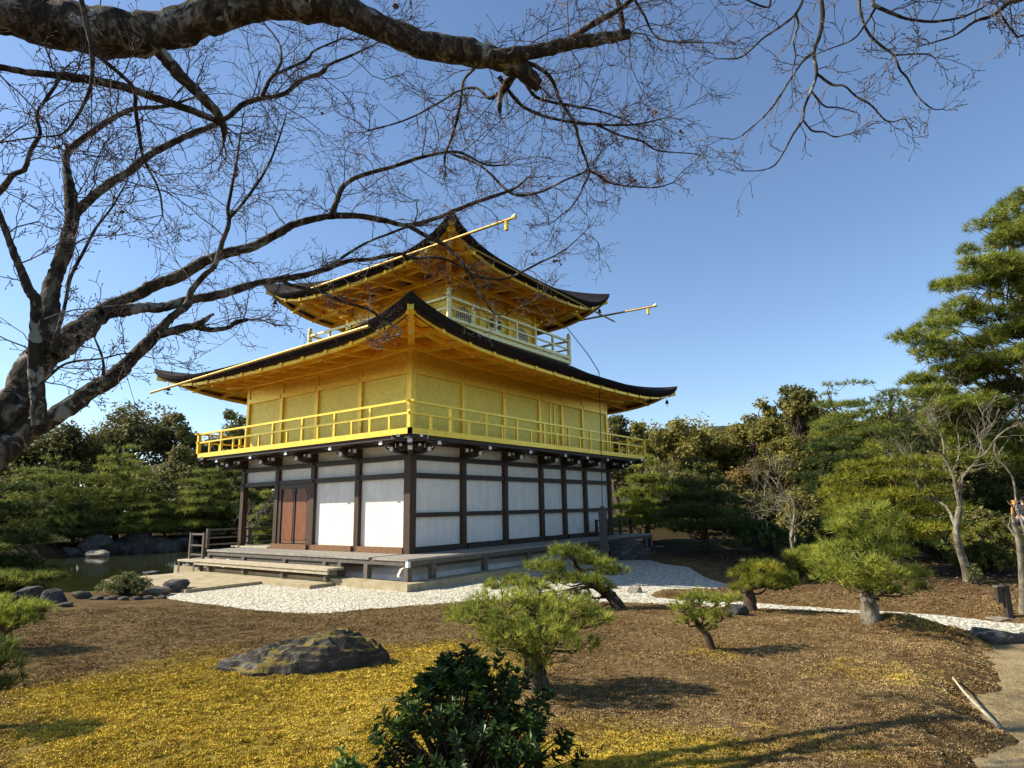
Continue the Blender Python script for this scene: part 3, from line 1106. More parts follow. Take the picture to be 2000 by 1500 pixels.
def second_floor():
    # gold boards, one panel per bay
    for i in range(6):
        P_('gold_panel', MB().box(PX[i] + 0.07, PX[i + 1] - 0.07, 0.0, 0.05, 3.93, 5.85), 'gold_panel')
    for i in range(4):
        P_('gold_panel', MB().box(0.0, 0.05, PY[i] + 0.07, PY[i + 1] - 0.07, 3.93, 5.85), 'gold_panel')
    mb = MB()
    mb.box(0.05, LX, LY - 0.05, LY, 3.94, 6.9)
    mb.box(LX - 0.05, LX, 0.05, LY - 0.05, 3.94, 6.9)
    P_('back_wall', mb, 'gold_panel')
    for i, x in enumerate(PX):
        w = 0.19 if x in (0.0,) else 0.14
        P_('gold_post', MB().box(x - w / 2, x + w / 2, -w / 2, w / 2, 3.932, 6.5), 'gold_leaf')
    for y in PY[1:]:
        w = 0.15
        P_('gold_post', MB().box(-w / 2, w / 2, y - w / 2, y + w / 2, 3.932, 6.5), 'gold_leaf')
    for x in (7.33, 7.62):
        P_('mullion', MB().box(x - 0.04, x + 0.04, -0.035, 0.002, 3.935, 5.84), 'gold_leaf')
    mb = MB()
    for i in range(6):
        a, c = PX[i] + (0.096 if i == 0 else 0.071), PX[i + 1] - 0.071
        mb.box(a, c, -0.09, 0.05, 5.85, 6.02)
        mb.box(a, c, -0.04, 0.05, 6.022, 6.36)
        mb.box(a, c, -0.06, -0.038, 6.16, 6.20)
        mb.box(a, c, -0.10, 0.05, 6.362, 6.50)
        mb.box(a, c, 0.0, 0.05, 6.502, 6.98)
    P_('head_beam', mb, 'gold_leaf')
    mb = MB()
    for i in range(4):
        a, c = PY[i] + (0.096 if i == 0 else 0.076), PY[i + 1] - 0.076
        mb.box(-0.09, 0.05, a, c, 5.85, 6.02)
        mb.box(-0.04, 0.05, a, c, 6.022, 6.36)
        mb.box(-0.06, -0.038, a, c, 6.16, 6.20)
        mb.box(-0.10, 0.05, a, c, 6.362, 6.50)
        mb.box(0.0, 0.05, a, c, 6.502, 6.98)
    P_('head_beam', mb, 'gold_leaf')
    mb = MB().box(0.06, LX - 0.06, 0.06, LY - 0.06, 6.52, 6.56)
    P_('upper_ceiling', mb, 'gold_leaf')


# ------------------------------------------------------------------ roofs
class Eave:
    """a hipped roof over a rectangle: soffit surface, eave curve, rafters"""

    def __init__(s, rect, over, zw, ze, rise, zin, inner, thick, prof, edge=0.0):
        s.x0, s.x1, s.y0, s.y1 = rect
        s.o, s.zw, s.ze, s.rise, s.thick = over, zw, ze, rise, thick
        s.inner, s.zin, s.prof = inner, zin, prof
        s.cx, s.cy = (s.x0 + s.x1) / 2, (s.y0 + s.y1) / 2

    def up(s, u):
        a = abs(u)
        return s.rise * (0.30 * a ** 2.2 + 0.70 * a ** 6)

    def soffit(s, x, y):
        dx = max(s.x0 - x, x - s.x1, 0)
        dy = max(s.y0 - y, y - s.y1, 0)
        d = max(dx, dy)
        t = d / s.o
        if dx >= dy:
            u = (y - s.cy) / ((s.y1 - s.y0) / 2 + d)
        else:
            u = (x - s.cx) / ((s.x1 - s.x0) / 2 + d)
        return s.zw + (s.ze - s.zw) * t + s.up(min(1, abs(u))) * t ** 1.25

    def ring(s, t, n, dz=0.0, fn=None, rect=None):
        """points around the four sides at overhang fraction t"""
        d = s.o * t
        x0, x1, y0, y1 = s.x0 - d, s.x1 + d, s.y0 - d, s.y1 + d
        out = []
        for (ax, ay), (bx, by) in (((x0, y0), (x1, y0)), ((x1, y0), (x1, y1)), ((x1, y1), (x0, y1)), ((x0, y1), (x0, y0))):
            for i in range(n):
                v = i / n
                # more points near the corners
                v = 0.5 - 0.5 * math.cos(math.pi * v)
                u = 2 * v - 1
                x, y = ax + (bx - ax) * v, ay + (by - ay) * v
                out.append((x, y, u))
        return out


def build_roof(R, n, name, apex=None):
    # upper surface of the shingles
    ts = 1.0
    outer = R.ring(1.0, n)
    zt = [R.ze + R.thick + 0.05 + R.up(u) * 1.06 for x, y, u in outer]
    rows = []
    K = 12
    ix0, ix1, iy0, iy1 = R.inner
    inner = []
    for x, y, u in outer:
        fx = (x - (R.x0 - R.o)) / (R.x1 - R.x0 + 2 * R.o)
        fy = (y - (R.y0 - R.o)) / (R.y1 - R.y0 + 2 * R.o)
        inner.append((ix0 + (ix1 - ix0) * fx, iy0 + (iy1 - iy0) * fy))
    m = len(outer)
    V = []
    for k in range(K + 1):
        f = k / K
        for (x, y, u), z, (a, b) in zip(outer, zt, inner):
            lift = R.up(u) * 1.06
            zz = (z - lift) + (R.zin - (z - lift)) * (0.55 * f + 0.45 * f ** 2.2 if R.prof else f) + lift * (1 - f) ** 2.2
            V.append((x + (a - x) * f, y + (b - y) * f, zz))
    F = []
    for k in range(K):
        for i in range(m):
            F.append([k * m + i, k * m + (i + 1) % m, (k + 1) * m + (i + 1) % m, (k + 1) * m + i])
    # layered edge: slopes in beneath, with two small steps
    base = len(V)
    steps = [(0.0, 0.02), (0.05, 0.36), (0.02, 0.38), (0.11, 0.74), (0.08, 0.76), (0.20, 1.0), (0.52, 1.0)]
    for q, (ins, fr) in enumerate(steps):
        t = 1.0 - ins / R.o
        for (x, y, u), (x1, y1, _), z in zip(outer, R.ring(t, n), zt):
            zz = z - R.thick * fr * (1 + 0.35 * abs(u) ** 5) - R.up(u) * 0.06 * fr
            V.append((x1, y1, zz))
    rowsN = len(steps)
    for i in range(m):
        F.append([base + i, base + (i + 1) % m, (i + 1) % m, i])
    for q in range(rowsN - 1):
        for i in range(m):
            a = base + q * m
            F.append([a + m + i, a + m + (i + 1) % m, a + (i + 1) % m, a + i])
    rf = P_(name, MB().raw(V, np.array(F)), 'bark_shingle')
    # gold fascia board under the shingles
    def board(t0, t1, z0, z1, nm):
        V, F = [], []
        r0, r1 = R.ring(t0, n), R.ring(t1, n)
        for lst, zz in ((r0, z0), (r0, z1), (r1, z1), (r1, z0)):
            for x, y, u in lst:
                t = t0
                V.append((x, y, R.ze + R.up(u) + zz))
        for q in range(4):
            for i in range(m):
                F.append([q * m + i, ((q + 1) % 4) * m + i, ((q + 1) % 4) * m + (i + 1) % m, q * m + (i + 1) % m])
        return MB().raw(V, np.array(F)).build(nm, M['gold_soffit'], rf)
    board(1 - 0.24 / R.o, 1 - 0.34 / R.o, -0.055, 0.10, 'fascia')
    # soffit boards
    V, F = [], []
    Ts = np.array([0, 0.14, 0.28, 0.42, 0.49, 0.52, 0.60, 0.72, 1 - 0.30 / R.o])
    for t in Ts:
        for x, y, u in R.ring(t, n):
            V.append((x, y, R.soffit(x, y) + (0.30 if t < 0.5 else 0.085)))
    for k in range(len(Ts) - 1):
        for i in range(m):
            F.append([k * m + i, k * m + (i + 1) % m, (k + 1) * m + (i + 1) % m, (k + 1) * m + i])
    MB().raw(V, np.array(F)).build('soffit', M['gold_soffit'], rf)
    return rf


def rafters(R, rf, spacing, w=0.10):
    """two tiers of widely spaced rafters, a purlin between them, and the hip rafters"""
    o = R.o
    tk, te = 0.56, 1 - 0.20 / o           # where the tiers meet; outer ends

    def one(fix, horiz, out):
        # horiz: rafter runs along x (short faces) or y
        def pt(t, dz):
            d = t * o
            if horiz:
                x, y = (R.x0 - d if out < 0 else R.x1 + d), fix
            else:
                x, y = fix, (R.y0 - d if out < 0 else R.y1 + d)
            return np.array([x, y, R.soffit(x, y) + dz])
        b = MB()
        # inner tier may start outside the wall near the corners
        lo, hi = (R.y0, R.y1) if horiz else (R.x0, R.x1)
        beyond = max(lo - fix, fix - hi, 0) / o
        t0 = max(0.0, beyond)
        if t0 < tk - 0.06:
            b.beam(pt(t0, -0.03), pt(tk + 0.05, -0.03), w * 1.5, 0.22)
        if max(t0, tk - 0.1) < te - 0.05:
            b.beam(pt(max(t0, tk - 0.25), 0.025), pt(te, -0.005), w * 1.1, 0.15)
        if b.V:
            b.build('rafter', M['gold_soffit'], rf)
    for horiz, lo, hi in ((True, R.y0 - o, R.y1 + o), (False, R.x0 - o, R.x1 + o)):
        n = int(round((hi - lo - 0.7) / spacing))
        for i in range(n + 1):
            f = lo + 0.35 + (hi - lo - 0.7) * i / n
            for out in (-1, 1):
                one(f, horiz, out)
    # purlin where the tiers meet, wall purlin on small arms, and eave battens
    for t, hh, ww, dz, nm in ((tk, 0.09, 0.11, 0.005, 'purlin'), (0.24, 0.15, 0.13, -0.155, 'purlin'), (te - 0.02, 0.04, 0.10, 0.055, 'batten')):
        d = t * o
        b = MB()
        for (ax, ay), (bx, by) in (((R.x0 - d, R.y0 - d), (R.x1 + d, R.y0 - d)), ((R.x1 + d, R.y0 - d), (R.x1 + d, R.y1 + d)),
                                   ((R.x1 + d, R.y1 + d), (R.x0 - d, R.y1 + d)), ((R.x0 - d, R.y1 + d), (R.x0 - d, R.y0 - d))):
            pts = []
            for v in np.linspace(0, 1, 15):
                x, y = ax + (bx - ax) * v, ay + (by - ay) * v
                pts.append((x, y, R.soffit(x, y) + dz))
            for p, q in zip(pts[:-1], pts[1:]):
                b.beam(p, q, ww, hh)
        b.build(nm, M['gold_soffit'], rf)
    for sx in (-1, 1):
        for sy in (-1, 1):
            b = MB()
            pts = []
            for t in (0.0, 0.3, 0.56, 0.8, 1 - 0.12 / o):
                x = (R.x0 - t * o) if sx < 0 else (R.x1 + t * o)
                y = (R.y0 - t * o) if sy < 0 else (R.y1 + t * o)
                pts.append((x, y, R.soffit(x, y) - 0.02 - 0.02 * (t < 0.6)))
            for k, (p, q) in enumerate(zip(pts[:-1], pts[1:])):
                b.beam(p, q, 0.19 - 0.01 * k, 0.24 - 0.03 * k)
            h = b.build('hip_rafter', M['gold_soffit'], rf)
            p = np.array(pts[2])
            q = np.array(pts[3])
            dd = (q - p) / np.linalg.norm(q - p)
            MB().beam(p + dd * 0.02, p + dd * 0.10, 0.20, 0.30).build('end_plate', M['gold_pale'], h)


LOWER = Eave((0, LX, 0, LY), 2.45, 6.62, 6.20, 0.66, 7.72, (1.9, 9.6, 0.25, 7.95), 0.235, True)
UCX, UCY, UW = 5.75, 4.10, 2.70
UPPER = Eave((UCX - UW, UCX + UW, UCY - UW, UCY + UW), 2.42, 9.98, 9.75, 0.92, 13.3, (UCX - 0.15, UCX + 0.15, UCY - 0.15, UCY + 0.15), 0.205, True)


def third_floor():
    x0, x1, y0, y1 = UCX - UW, UCX + UW, UCY - UW, UCY + UW
    h = 3.75
    bx0, bx1, by0, by1 = UCX - h, UCX + h, UCY - h, UCY + h
    zf = 8.02
    mb = MB()
    mb.box(bx0 + 0.12, bx1 - 0.12, by0 + 0.12, by1 - 0.12, 7.40, 7.80)
    P_('upper_base', mb, 'gold_pale')
    mb = MB()
    mb.box(bx0 - 0.06, bx1 + 0.06, by0 - 0.06, by1 + 0.06, 7.803, 7.93)
    mb.box(bx0 + 0.06, bx1 - 0.06, by0 + 0.06, by1 - 0.06, 7.933, zf)
    P_('upper_gallery', mb, 'gold_pale')

    # railing
    cs = [(bx0, by0), (bx1, by0), (bx1, by1), (bx0, by1)]
    for i in range(4):
        p, q = np.array(cs[i], float), np.array(cs[(i + 1) % 4], float)
        d = (q - p) / np.linalg.norm(q - p)
        m = MB()
        a, c = p + d * 0.085, q - d * 0.085
        m.beam((*a, zf + 0.06), (*c, zf + 0.06), 0.10, 0.11)
        m.beam((*a, zf + 0.42), (*c, zf + 0.42), 0.06, 0.06)
        m.beam((*a, zf + 0.78), (*c, zf + 0.78), 0.085, 0.075)
        r = P_('railing', m, 'gold_pale')
        for k in range(1, 6):
            o = p + (q - p) * k / 6
            b = MB()
            b.beam((*o, zf + 0.116), (*o, zf + 0.388), 0.085, 0.085, up=(d[0], d[1], 0))
            b.beam((*o, zf + 0.452), (*o, zf + 0.74), 0.085, 0.085, up=(d[0], d[1], 0))
            b.build('baluster', M['gold_pale'], r)
        nb = MB()
        prof = [(zf - 0.08, 0.085), (zf + 0.86, 0.085), (zf + 0.87, 0.10), (zf + 0.92, 0.10), (zf + 0.94, 0.055), (zf + 1.0, 0.085), (zf + 1.06, 0.075), (zf + 1.12, 0.02), (zf + 1.15, 0.004)]
        nb.tube([(p[0], p[1], z) for z, _ in prof], [w for _, w in prof], 10)
        nb.build('newel', M['gold_pale'], r)

    # walls of three bays with bell shaped windows either side of a door
    def bell(w, hgt):
        L = [(-0.5, 0.0), (-0.47, 0.30), (-0.44, 0.55), (-0.40, 0.70), (-0.28, 0.82), (-0.13, 0.90), (-0.05, 0.96), (0, 1.04)]
        R_ = [(-a, b) for a, b in L[::-1][1:]]
        return [(a * w, b * hgt) for a, b in L + R_]

    faces = [((x0, y0), (1, 0), (0, -1)), ((x1, y0), (0, 1), (1, 0)), ((x1, y1), (-1, 0), (0, 1)), ((x0, y1), (0, -1), (-1, 0))]
    mb = MB()
    mb.box(x0 + 0.03, x1 - 0.03, y0 + 0.03, y1 - 0.03, zf - 0.05, 9.97)
    P_('upper_wall', mb, 'gold_panel')
    for (ox, oy), a, nn in faces:
        a3, n3 = np.array([*a, 0.0]), np.array([*nn, 0.0])
        o = np.array([ox, oy, 0.0])
        for k in range(4):
            c = o + a3 * (2 * UW * k / 3)
            if k == 3:
                continue
            w = 0.16
            P_('gold_post', MB().box(c[0] - w / 2, c[0] + w / 2, c[1] - w / 2, c[1] + w / 2, zf + 0.002, 9.9), 'gold_leaf')
        b = MB()
        for z0, z1, pr in ((9.22, 9.36, 0.065), (9.52, 9.60, 0.055), (8.38, 8.46, 0.045), (zf, zf + 0.12, 0.06), (9.75, 9.93, 0.09)):
            for k in range(3):
                p = o + a3 * (2 * UW * k / 3 + 0.083)
                q = o + a3 * (2 * UW * (k + 1) / 3 - 0.083)
                zc = (z0 + z1) / 2
                b.beam(p + n3 * (pr / 2 - 0.03) + [0, 0, zc], q + n3 * (pr / 2 - 0.03) + [0, 0, zc], pr + 0.06, z1 - z0)
        P_('head_beam', b, 'gold_leaf')
        for k in (0, 2):
            c = o + a3 * (2 * UW * (k + 0.5) / 3)
            ol = bell(0.98, 0.70)
            base = c + n3 * (-0.03) + [0, 0, 8.47]
            f = P_('window', MB().prism([(u * 1.16, v * 1.12 - 0.02) for u, v in ol], base, a3, (0, 0, 1), n3 * 0.035), 'gold_leaf')
            MB().prism(ol, base + n3 * 0.036, a3, (0, 0, 1), n3 * 0.006).build('pane', M['window_dark'], f)
            lt = MB()
            for u in np.linspace(-0.40, 0.40, 8):
                top = 0.70 * (1.0 - 0.36 * (abs(u) / 0.5) ** 1.6)
                p = base + a3 * u + n3 * 0.052
                lt.beam(p + [0, 0, 0.01], p + [0, 0, top], 0.026, 0.02, up=tuple(n3))
            for v in (0.22, 0.44):
                p = base + n3 * 0.05 + [0, 0, v]
                lt.beam(p - a3 * 0.44, p + a3 * 0.44, 0.016, 0.02)
            lt.build('lattice', M['gold_pale'], f)
        c = o + a3 * UW
        dr = MB()
        dr.beam(c - a3 * 0.42 + n3 * 0.0 + [0, 0, 8.65], c - a3 * 0.012 + n3 * 0.0 + [0, 0, 8.65], 0.07, 1.02)
        dr.beam(c + a3 * 0.012 + [0, 0, 8.65], c + a3 * 0.42 + [0, 0, 8.65], 0.07, 1.02)
        dd = P_('door', dr, 'gold_pale')
        lt = MB()
        for s in (-0.21, 0.21):
            for u in np.linspace(-0.13, 0.13, 6):
                p = c + a3 * (s + u) + n3 * 0.045
                lt.beam(p + [0, 0, 8.74], p + [0, 0, 9.08], 0.018, 0.02, up=tuple(n3))
            p = c + a3 * s + n3 * 0.036 + [0, 0, 8.91]
        lt.build('lattice', M['lattice'], dd)
    # three stepped bracket sets over the posts
    for (ox, oy), a, nn in faces:
        a3, n3 = np.array([*a, 0.0]), np.array([*nn, 0.0])
        o = np.array([ox, oy, 0.0])
        for k in range(3):
            for kk in ((0,) if k == 0 else (0,)):
                c = o + a3 * (2 * UW * k / 3)
                b = MB()
                for u, z, L in ((0.20, 9.62, 0.55), (0.42, 9.78, 0.78)):
                    p = c + n3 * u
                    b.beam(p - a3 * L / 2 + [0, 0, z], p + a3 * L / 2 + [0, 0, z], 0.10, 0.10)
                    b.beam(c + n3 * 0.05 + [0, 0, z - 0.09], c + n3 * (u + 0.14) + [0, 0, z - 0.09], 0.11, 0.09)
                P_('bracket', b, 'gold_leaf')


def gutters():
    def half_pipe(p, q, r=0.06):
        b = MB()
        b.tube([p, q], r, 10)
        return b
    g = P_('rain_gutter', half_pipe((-2.62, 10.6, 6.21), (-2.62, -1.15, 6.47), 0.042), 'gold_dull')
    b = MB()
    for i in range(11):
        y = -0.9 + i * 1.05
        zz = 6.43 - 0.22 * (y + 1.15) / 11.75
        MB().tube([(-2.62, y, zz + 0.06), (-2.60, y, zz - 0.08), (-2.50, y, zz - 0.17), (-2.30, y, zz - 0.16)], 0.011, 5).build('gutter_hook', M['iron'], g)
    u0 = UCX - UW - 2.42 - 0.10
    g = P_('rain_gutter', half_pipe((u0, 5.9, 9.93), (u0, -3.45, 9.90), 0.04), 'gold_dull')
    MB().tube([(u0, -3.18, 9.86), (u0, -3.18, 9.60)], 0.06, 8).build('spout', M['gold_leaf'], g)
    MB().tube([(u0, -3.42, 9.90), (u0, -3.52, 9.94)], 0.07, 8).build('gutter_end', M['gold_pale'], g)
    b = MB()
    for i in range(6):
        y = -0.6 + i * 1.2
        MB().tube([(u0, y, 9.97), (u0 + 0.03, y, 9.82), (u0 + 0.3, y, 9.76)], 0.011, 5).build('gutter_hook', M['iron'], g)
    v0 = UCY - UW - 2.42 - 0.10
    g = P_('rain_gutter', half_pipe((1.1, v0, 9.93), (10.95, v0, 9.72), 0.034), 'gold_dull')
    w0 = UCX + UW + 2.42 + 0.05
    g = P_('rain_gutter', half_pipe((w0, 8.6, 10.3), (w0, -3.0, 10.02), 0.04), 'gold_dull')
    MB().tube([(w0, -2.70, 9.97), (w0, -2.70, 9.72)], 0.06, 8).build('spout', M['gold_leaf'], g)
    MB().tube([(w0, -2.98, 10.02), (w0, -3.10, 10.06)], 0.07, 8).build('gutter_end', M['gold_pale'], g)


def veranda_rails():
    def rail(pts, z0, zt, every, mat='grey_wood'):
        b = MB()
        posts = []
        for p, q in zip(pts[:-1], pts[1:]):
            p, q = np.array(p, float), np.array(q, float)
            d = (q - p) / np.linalg.norm(q - p)
            for z, h in ((zt, 0.06), (z0 + (zt - z0) * 0.55, 0.05), (z0 + (zt - z0) * 0.18, 0.05)):
                b.beam((*(p - d * 0.03), z), (*(q + d * 0.03), z), 0.06, h)
            n = max(1, int(round(np.linalg.norm(q - p) / every)))
            for i in range(n + 1):
                posts.append(p + (q - p) * i / n)
        r = P_('deck_railing', b, mat)
        for c in posts:
            MB().box(c[0] - 0.045, c[0] + 0.045, c[1] - 0.045, c[1] + 0.045, z0, zt + 0.05).build('rail_post', M[mat], r)
        return r
    rail([(-0.95, 9.05), (LX + 1.1, 9.05)], ZD, ZD + 0.62, 1.55)
    rail([(9.85, -0.42), (LX + 1.1, -0.42)], ZD, ZD + 0.62, 1.1, 'beam_wood')
    rail([(LX + 1.1, -0.40), (LX + 1.1, 9.0)], ZD, ZD + 0.62, 1.5, 'beam_wood')
    mb = MB().tube([(9.85, -0.42, ZD + 0.67), (9.85, -0.42, ZD + 0.70), (9.85, -0.42, ZD + 0.74), (9.85, -0.42, ZD + 0.77)], [0.04, 0.055, 0.045, 0.01], 10)
    P_('rail_knob', mb, 'white_cap')
    # low landing at the water end of the deck
    ld = P_('landing', MB().box(-1.75, -0.4, 8.29, 9.45, 0.33, 0.39), 'bench_wood')
    for x, y in ((-1.68, 8.36), (-1.68, 9.38), (-0.5, 9.38)):
        MB().box(x - 0.05, x + 0.05, y - 0.05, y + 0.05, -0.9, 0.328).build('landing_leg', M['grey_wood'], ld)
    rail([(-1.40, 9.30), (-1.40, 8.42)], 0.392, 1.22, 0.9)


base_and_deck()
ground_floor()
brackets()
gallery()
second_floor()
rl = build_roof(LOWER, 26, 'roof')
rafters(LOWER, rl, 1.06)
third_floor()
ru = build_roof(UPPER, 22, 'roof')
rafters(UPPER, ru, 0.98)
gutters()
veranda_rails()


def wind_bell(x, y, z, label):
    t = thing('wind_bell', label, 'bell', (x, y, z), 'wind bells under the roof corners')
    b = MB().tube([(0, 0, 0.16), (0, 0, 0.0)], 0.008, 5)
    b.build('hook', M['iron'], t)
    prof = [(0.0, 0.012), (-0.015, 0.05), (-0.06, 0.062), (-0.13, 0.070), (-0.165, 0.088)]
    b = MB().tube([(0, 0, z_) for z_, _ in prof], [r for _, r in prof], 12)
    b.build('bell_body', M['iron'], t, True)
    b = MB().tube([(0, 0, -0.166), (0, 0, -0.22)], 0.006, 5).box(-0.03, 0.03, -0.004, 0.004, -0.30, -0.22)
    b.build('clapper', M['iron'], t)
    return t


_o = 2.05
for x, y, R, lab in ((-_o, LY + _o, LOWER, 'bronze wind bell under the left tip of the lower roof'),
                     (LX + _o, -_o, LOWER, 'bronze wind bell under the right tip of the lower roof'),
                     (UPPER.x0 - _o, UPPER.y1 + _o, UPPER, 'bronze wind bell under the left tip of the upper roof'),
                     (UPPER.x1 + _o, UPPER.y0 - _o, UPPER, 'bronze wind bell under the right tip of the upper roof')):
    wind_bell(x, y, R.soffit(x, y) - 0.26, lab)

# wooden post and the cable that runs up from it to the roof
t = thing('cable_post', 'square dark wooden post holding the cable, in front of the long white wall', 'post', (7.6, -1.95, 0))
MB().box(-0.105, 0.105, -0.105, 0.105, -0.1, 1.82).build('post', M['grey_wood'], t)
MB().raw([(-0.12, -0.12, 1.822), (0.12, -0.12, 1.822), (0.12, 0.12, 1.822), (-0.12, 0.12, 1.822), (0, 0, 1.95)],
         [np.array([[3, 2, 1, 0]]), np.array([[0, 1, 4], [1, 2, 4], [2, 3, 4], [3, 0, 4]])]).build('cap', M['grey_wood'], t)
t = MB().tube([(7.6, -1.95, 1.9), (7.62, -2.0, 4.0), (7.68, -2.02, 6.84), (8.4, -1.2, 7.75), (9.62, 0.22, 9.1), (10.6, 1.2, 9.95), (10.88, 1.6, 10.12)], 0.017, 6)
o = t.build('lightning_cable', M['iron'])
tag(o, 'thin black lightning cable running from the upper roof down to the wooden post', 'cable')

# stone paving beside the plank step and the drip kerbs in the gravel
def paving():
    t = thing('stone_paving', 'yellowish paving of long granite slabs beside the plank step', 'paving', (0, 0, 0))
    # rows of slabs
    r = random.Random(4)
    x = -4.55
    k = 0
    while x < -1.80:
        w = min(0.46 + 0.1 * r.random(), -1.74 - x)
        y0 = 3.15 if x < -2.75 else 1.0
        y = y0
        while y < 7.9:
            L = min(1.2 + 1.3 * r.random(), 7.95 - y)
            if L < 0.3:
                break
            MB().box(x + 0.006, x + w - 0.006, y + 0.006, y + L - 0.006, -0.75, 0.075 + 0.008 * r.random()).build('slab', M['granite'], t)
            y += L
        x += w
    return t


paving()
o = MB().box(-0.35, 4.6, -3.18, -2.98, -0.05, 0.10).build('drip_kerb', M['granite'])
tag(o, 'long low granite kerb lying in the gravel before the long wall', 'kerb')


# ------------------------------------------------------------------ foliage builders
def unit(v):
    return v / (np.linalg.norm(v, axis=-1, keepdims=True) + 1e-12)


def needle_tufts(P, A, k, L, spread, w, R):
    """k thin needles from every point of P about the axes A"""
    n = len(P)
    d = unit(A[:, None] + spread * R.normal(size=(n, k, 3)))
    ln = L * R.uniform(0.7, 1.15, (n, k, 1))
    b = P[:, None] + d * ln * R.uniform(0.0, 0.18, (n, k, 1))
    s = unit(np.cross(d, R.normal(size=(n, k, 3)))) * w / 2
    V = np.stack([b - s, b + s, b + d * ln], 2).reshape(-1, 3)
    F = np.arange(len(V)).reshape(-1, 3)
    return V, F


def leaf_cards(P, N, L, w, R):
    """one bent diamond leaf at every point, facing about N"""
    n = len(P)
    N = unit(N)
    t = unit(np.cross(N, R.normal(size=(n, 3))))
    s = np.cross(N, t)
    ln = L * R.uniform(0.6, 1.3, (n, 1))
    ww = w * R.uniform(0.7, 1.2, (n, 1))
    V = np.stack([P, P + t * ln * 0.5 + s * ww * 0.5 + N * ln * 0.06, P + t * ln, P + t * ln * 0.5 - s * ww * 0.5 + N * ln * 0.06], 1).reshape(-1, 3)
    F = np.arange(len(V)).reshape(-1, 4)
    return V, F


def crooked(p, q, R, amp=0.12, n=6):
    p, q = np.array(p, float), np.array(q, float)
    L = np.linalg.norm(q - p)
    t = np.linspace(0, 1, n)[:, None]
    off = R.normal(size=(n, 3)) * amp * L
    off[0] = off[-1] = 0
    return catmull(p + (q - p) * t + off, 3)


def pine_mesh(R, h, pads, trunk_pts, trunk_r, needle, k, w, tufts_per, up=0.9, spread=0.75, leafmat='pine_mid', barkmat='pine_bark', twigs=True):
    """crown made of flat pads of needle tufts; wood: trunk, and limbs to every pad
    pads: list of (centre, rx, rz)"""
    tp = catmull(trunk_pts, 5)
    tr = np.linspace(trunk_r, trunk_r * 0.22, len(tp)) * (1 + 0.25 * np.exp(-np.linspace(0, 9, len(tp))))
    tV, tF = tube_arrays(tp, tr, 9)
    tV = tV + R.normal(size=tV.shape) * trunk_r * 0.06
    LV, LF, ln = [], [], 0
    NV, NF, nn = [], [], 0
    for c, rx, rz in pads:
        c = np.array(c, float)
        # limb leaves the trunk a little below the pad
        zz = np.clip(c[2] - 0.25 * rx - 0.05 * h, tp[0, 2] + 0.15 * (tp[-1, 2] - tp[0, 2]), tp[-1, 2])
        i = int(np.argmin(abs(tp[:, 2] - zz)))
        lp = crooked(tp[i], c - [0, 0, rz * 0.4], R, 0.07)
        V, F = tube_arrays(lp, np.linspace(max(0.006, min(tr[i] * 0.6, 0.035 * rx + 0.012)), 0.006 + 0.006 * rx, len(lp)), 5)
        LV.append(V); LF.append(F + ln); ln += len(V)
        nt = max(6, int(tufts_per * rx * rx))
        a = R.uniform(0, 2 * np.pi, nt)
        rr = np.sqrt(R.uniform(0.0, 1, nt)) * (1 + 0.12 * np.sin(3 * a + R.uniform(0, 6)) + 0.10 * np.sin(7 * a + R.uniform(0, 6)))
        x, y = rr * np.cos(a), rr * np.sin(a)
        top = np.sqrt(np.clip(1 - np.clip(rr, 0, 1) ** 2, 0, 1))
        z = top * R.uniform(-0.25, 1.0, nt) * rz + R.normal(size=nt) * rz * 0.16
        P = c + np.stack([x * rx, y * rx, z], -1)
        A = unit(np.stack([x * 0.75, y * 0.75, np.full(nt, up)], -1) + R.normal(size=(nt, 3)) * 0.22)
        V, F = needle_tufts(P, A, k, needle, spread, w, R)
        NV.append(V); NF.append(F + nn); nn += len(V)
        if twigs:
            for q in R.choice(nt, min(nt, 7 if rx < 0.6 else 10), replace=False):
                tw = crooked(c - [0, 0, rz * 0.4], P[q], R, 0.08, 4)
                V, F = tube_arrays(tw, np.linspace(0.004 + 0.007 * rx, 0.003, len(tw)), 4)
                LV.append(V); LF.append(F + ln); ln += len(V)
    return ((tV, tF), (np.vstack(LV), np.vstack(LF)), (np.vstack(NV), np.vstack(NF)))


def make_tree(name, label, cat, loc, parts, mats, group=None, names=('trunk', 'limbs', 'crown')):
    t = thing(name, label, cat, loc, group)
    for (V, F), m, nm in zip(parts, mats, names):
        add(nm, np_mesh(nm, V, F, M[m], nm == 'trunk'), t)
    return t


def layered_pads(R, h, width, layers, base=0.25, per=5, flat=0.20, lean=(0, 0), shape='cone', jit=0.035):
    pads = []
    for i in range(layers):
        f = i / max(1, layers - 1)
        z = h * (base + (1 - base) * f * 0.97)
        if shape == 'cone':
            rad = width / 2 * (1.0 - 0.66 * f ** 1.5)
        else:
            rad = width / 2 * (0.62 + 0.38 * math.sin(math.pi * min(1, 0.15 + f)))
            if f > 0.9:
                rad *= 0.5
        n = max(1, int(round(per * (rad / (width / 2)) ** 1.1)))
        a0 = R.uniform(0, 6.28)
        for k in range(n):
            a = a0 + 2 * np.pi * k / n + R.normal() * 0.25
            r = rad * (0.62 if n > 1 else 0.05) * R.uniform(0.75, 1.15)
            pr = rad * R.uniform(0.38, 0.56) if n > 1 else rad * 0.9
            pads.append(((r * math.cos(a) + lean[0] * f, r * math.sin(a) + lean[1] * f, z + R.normal() * h * jit), pr, pr * flat * R.uniform(0.8, 1.3)))
    return pads


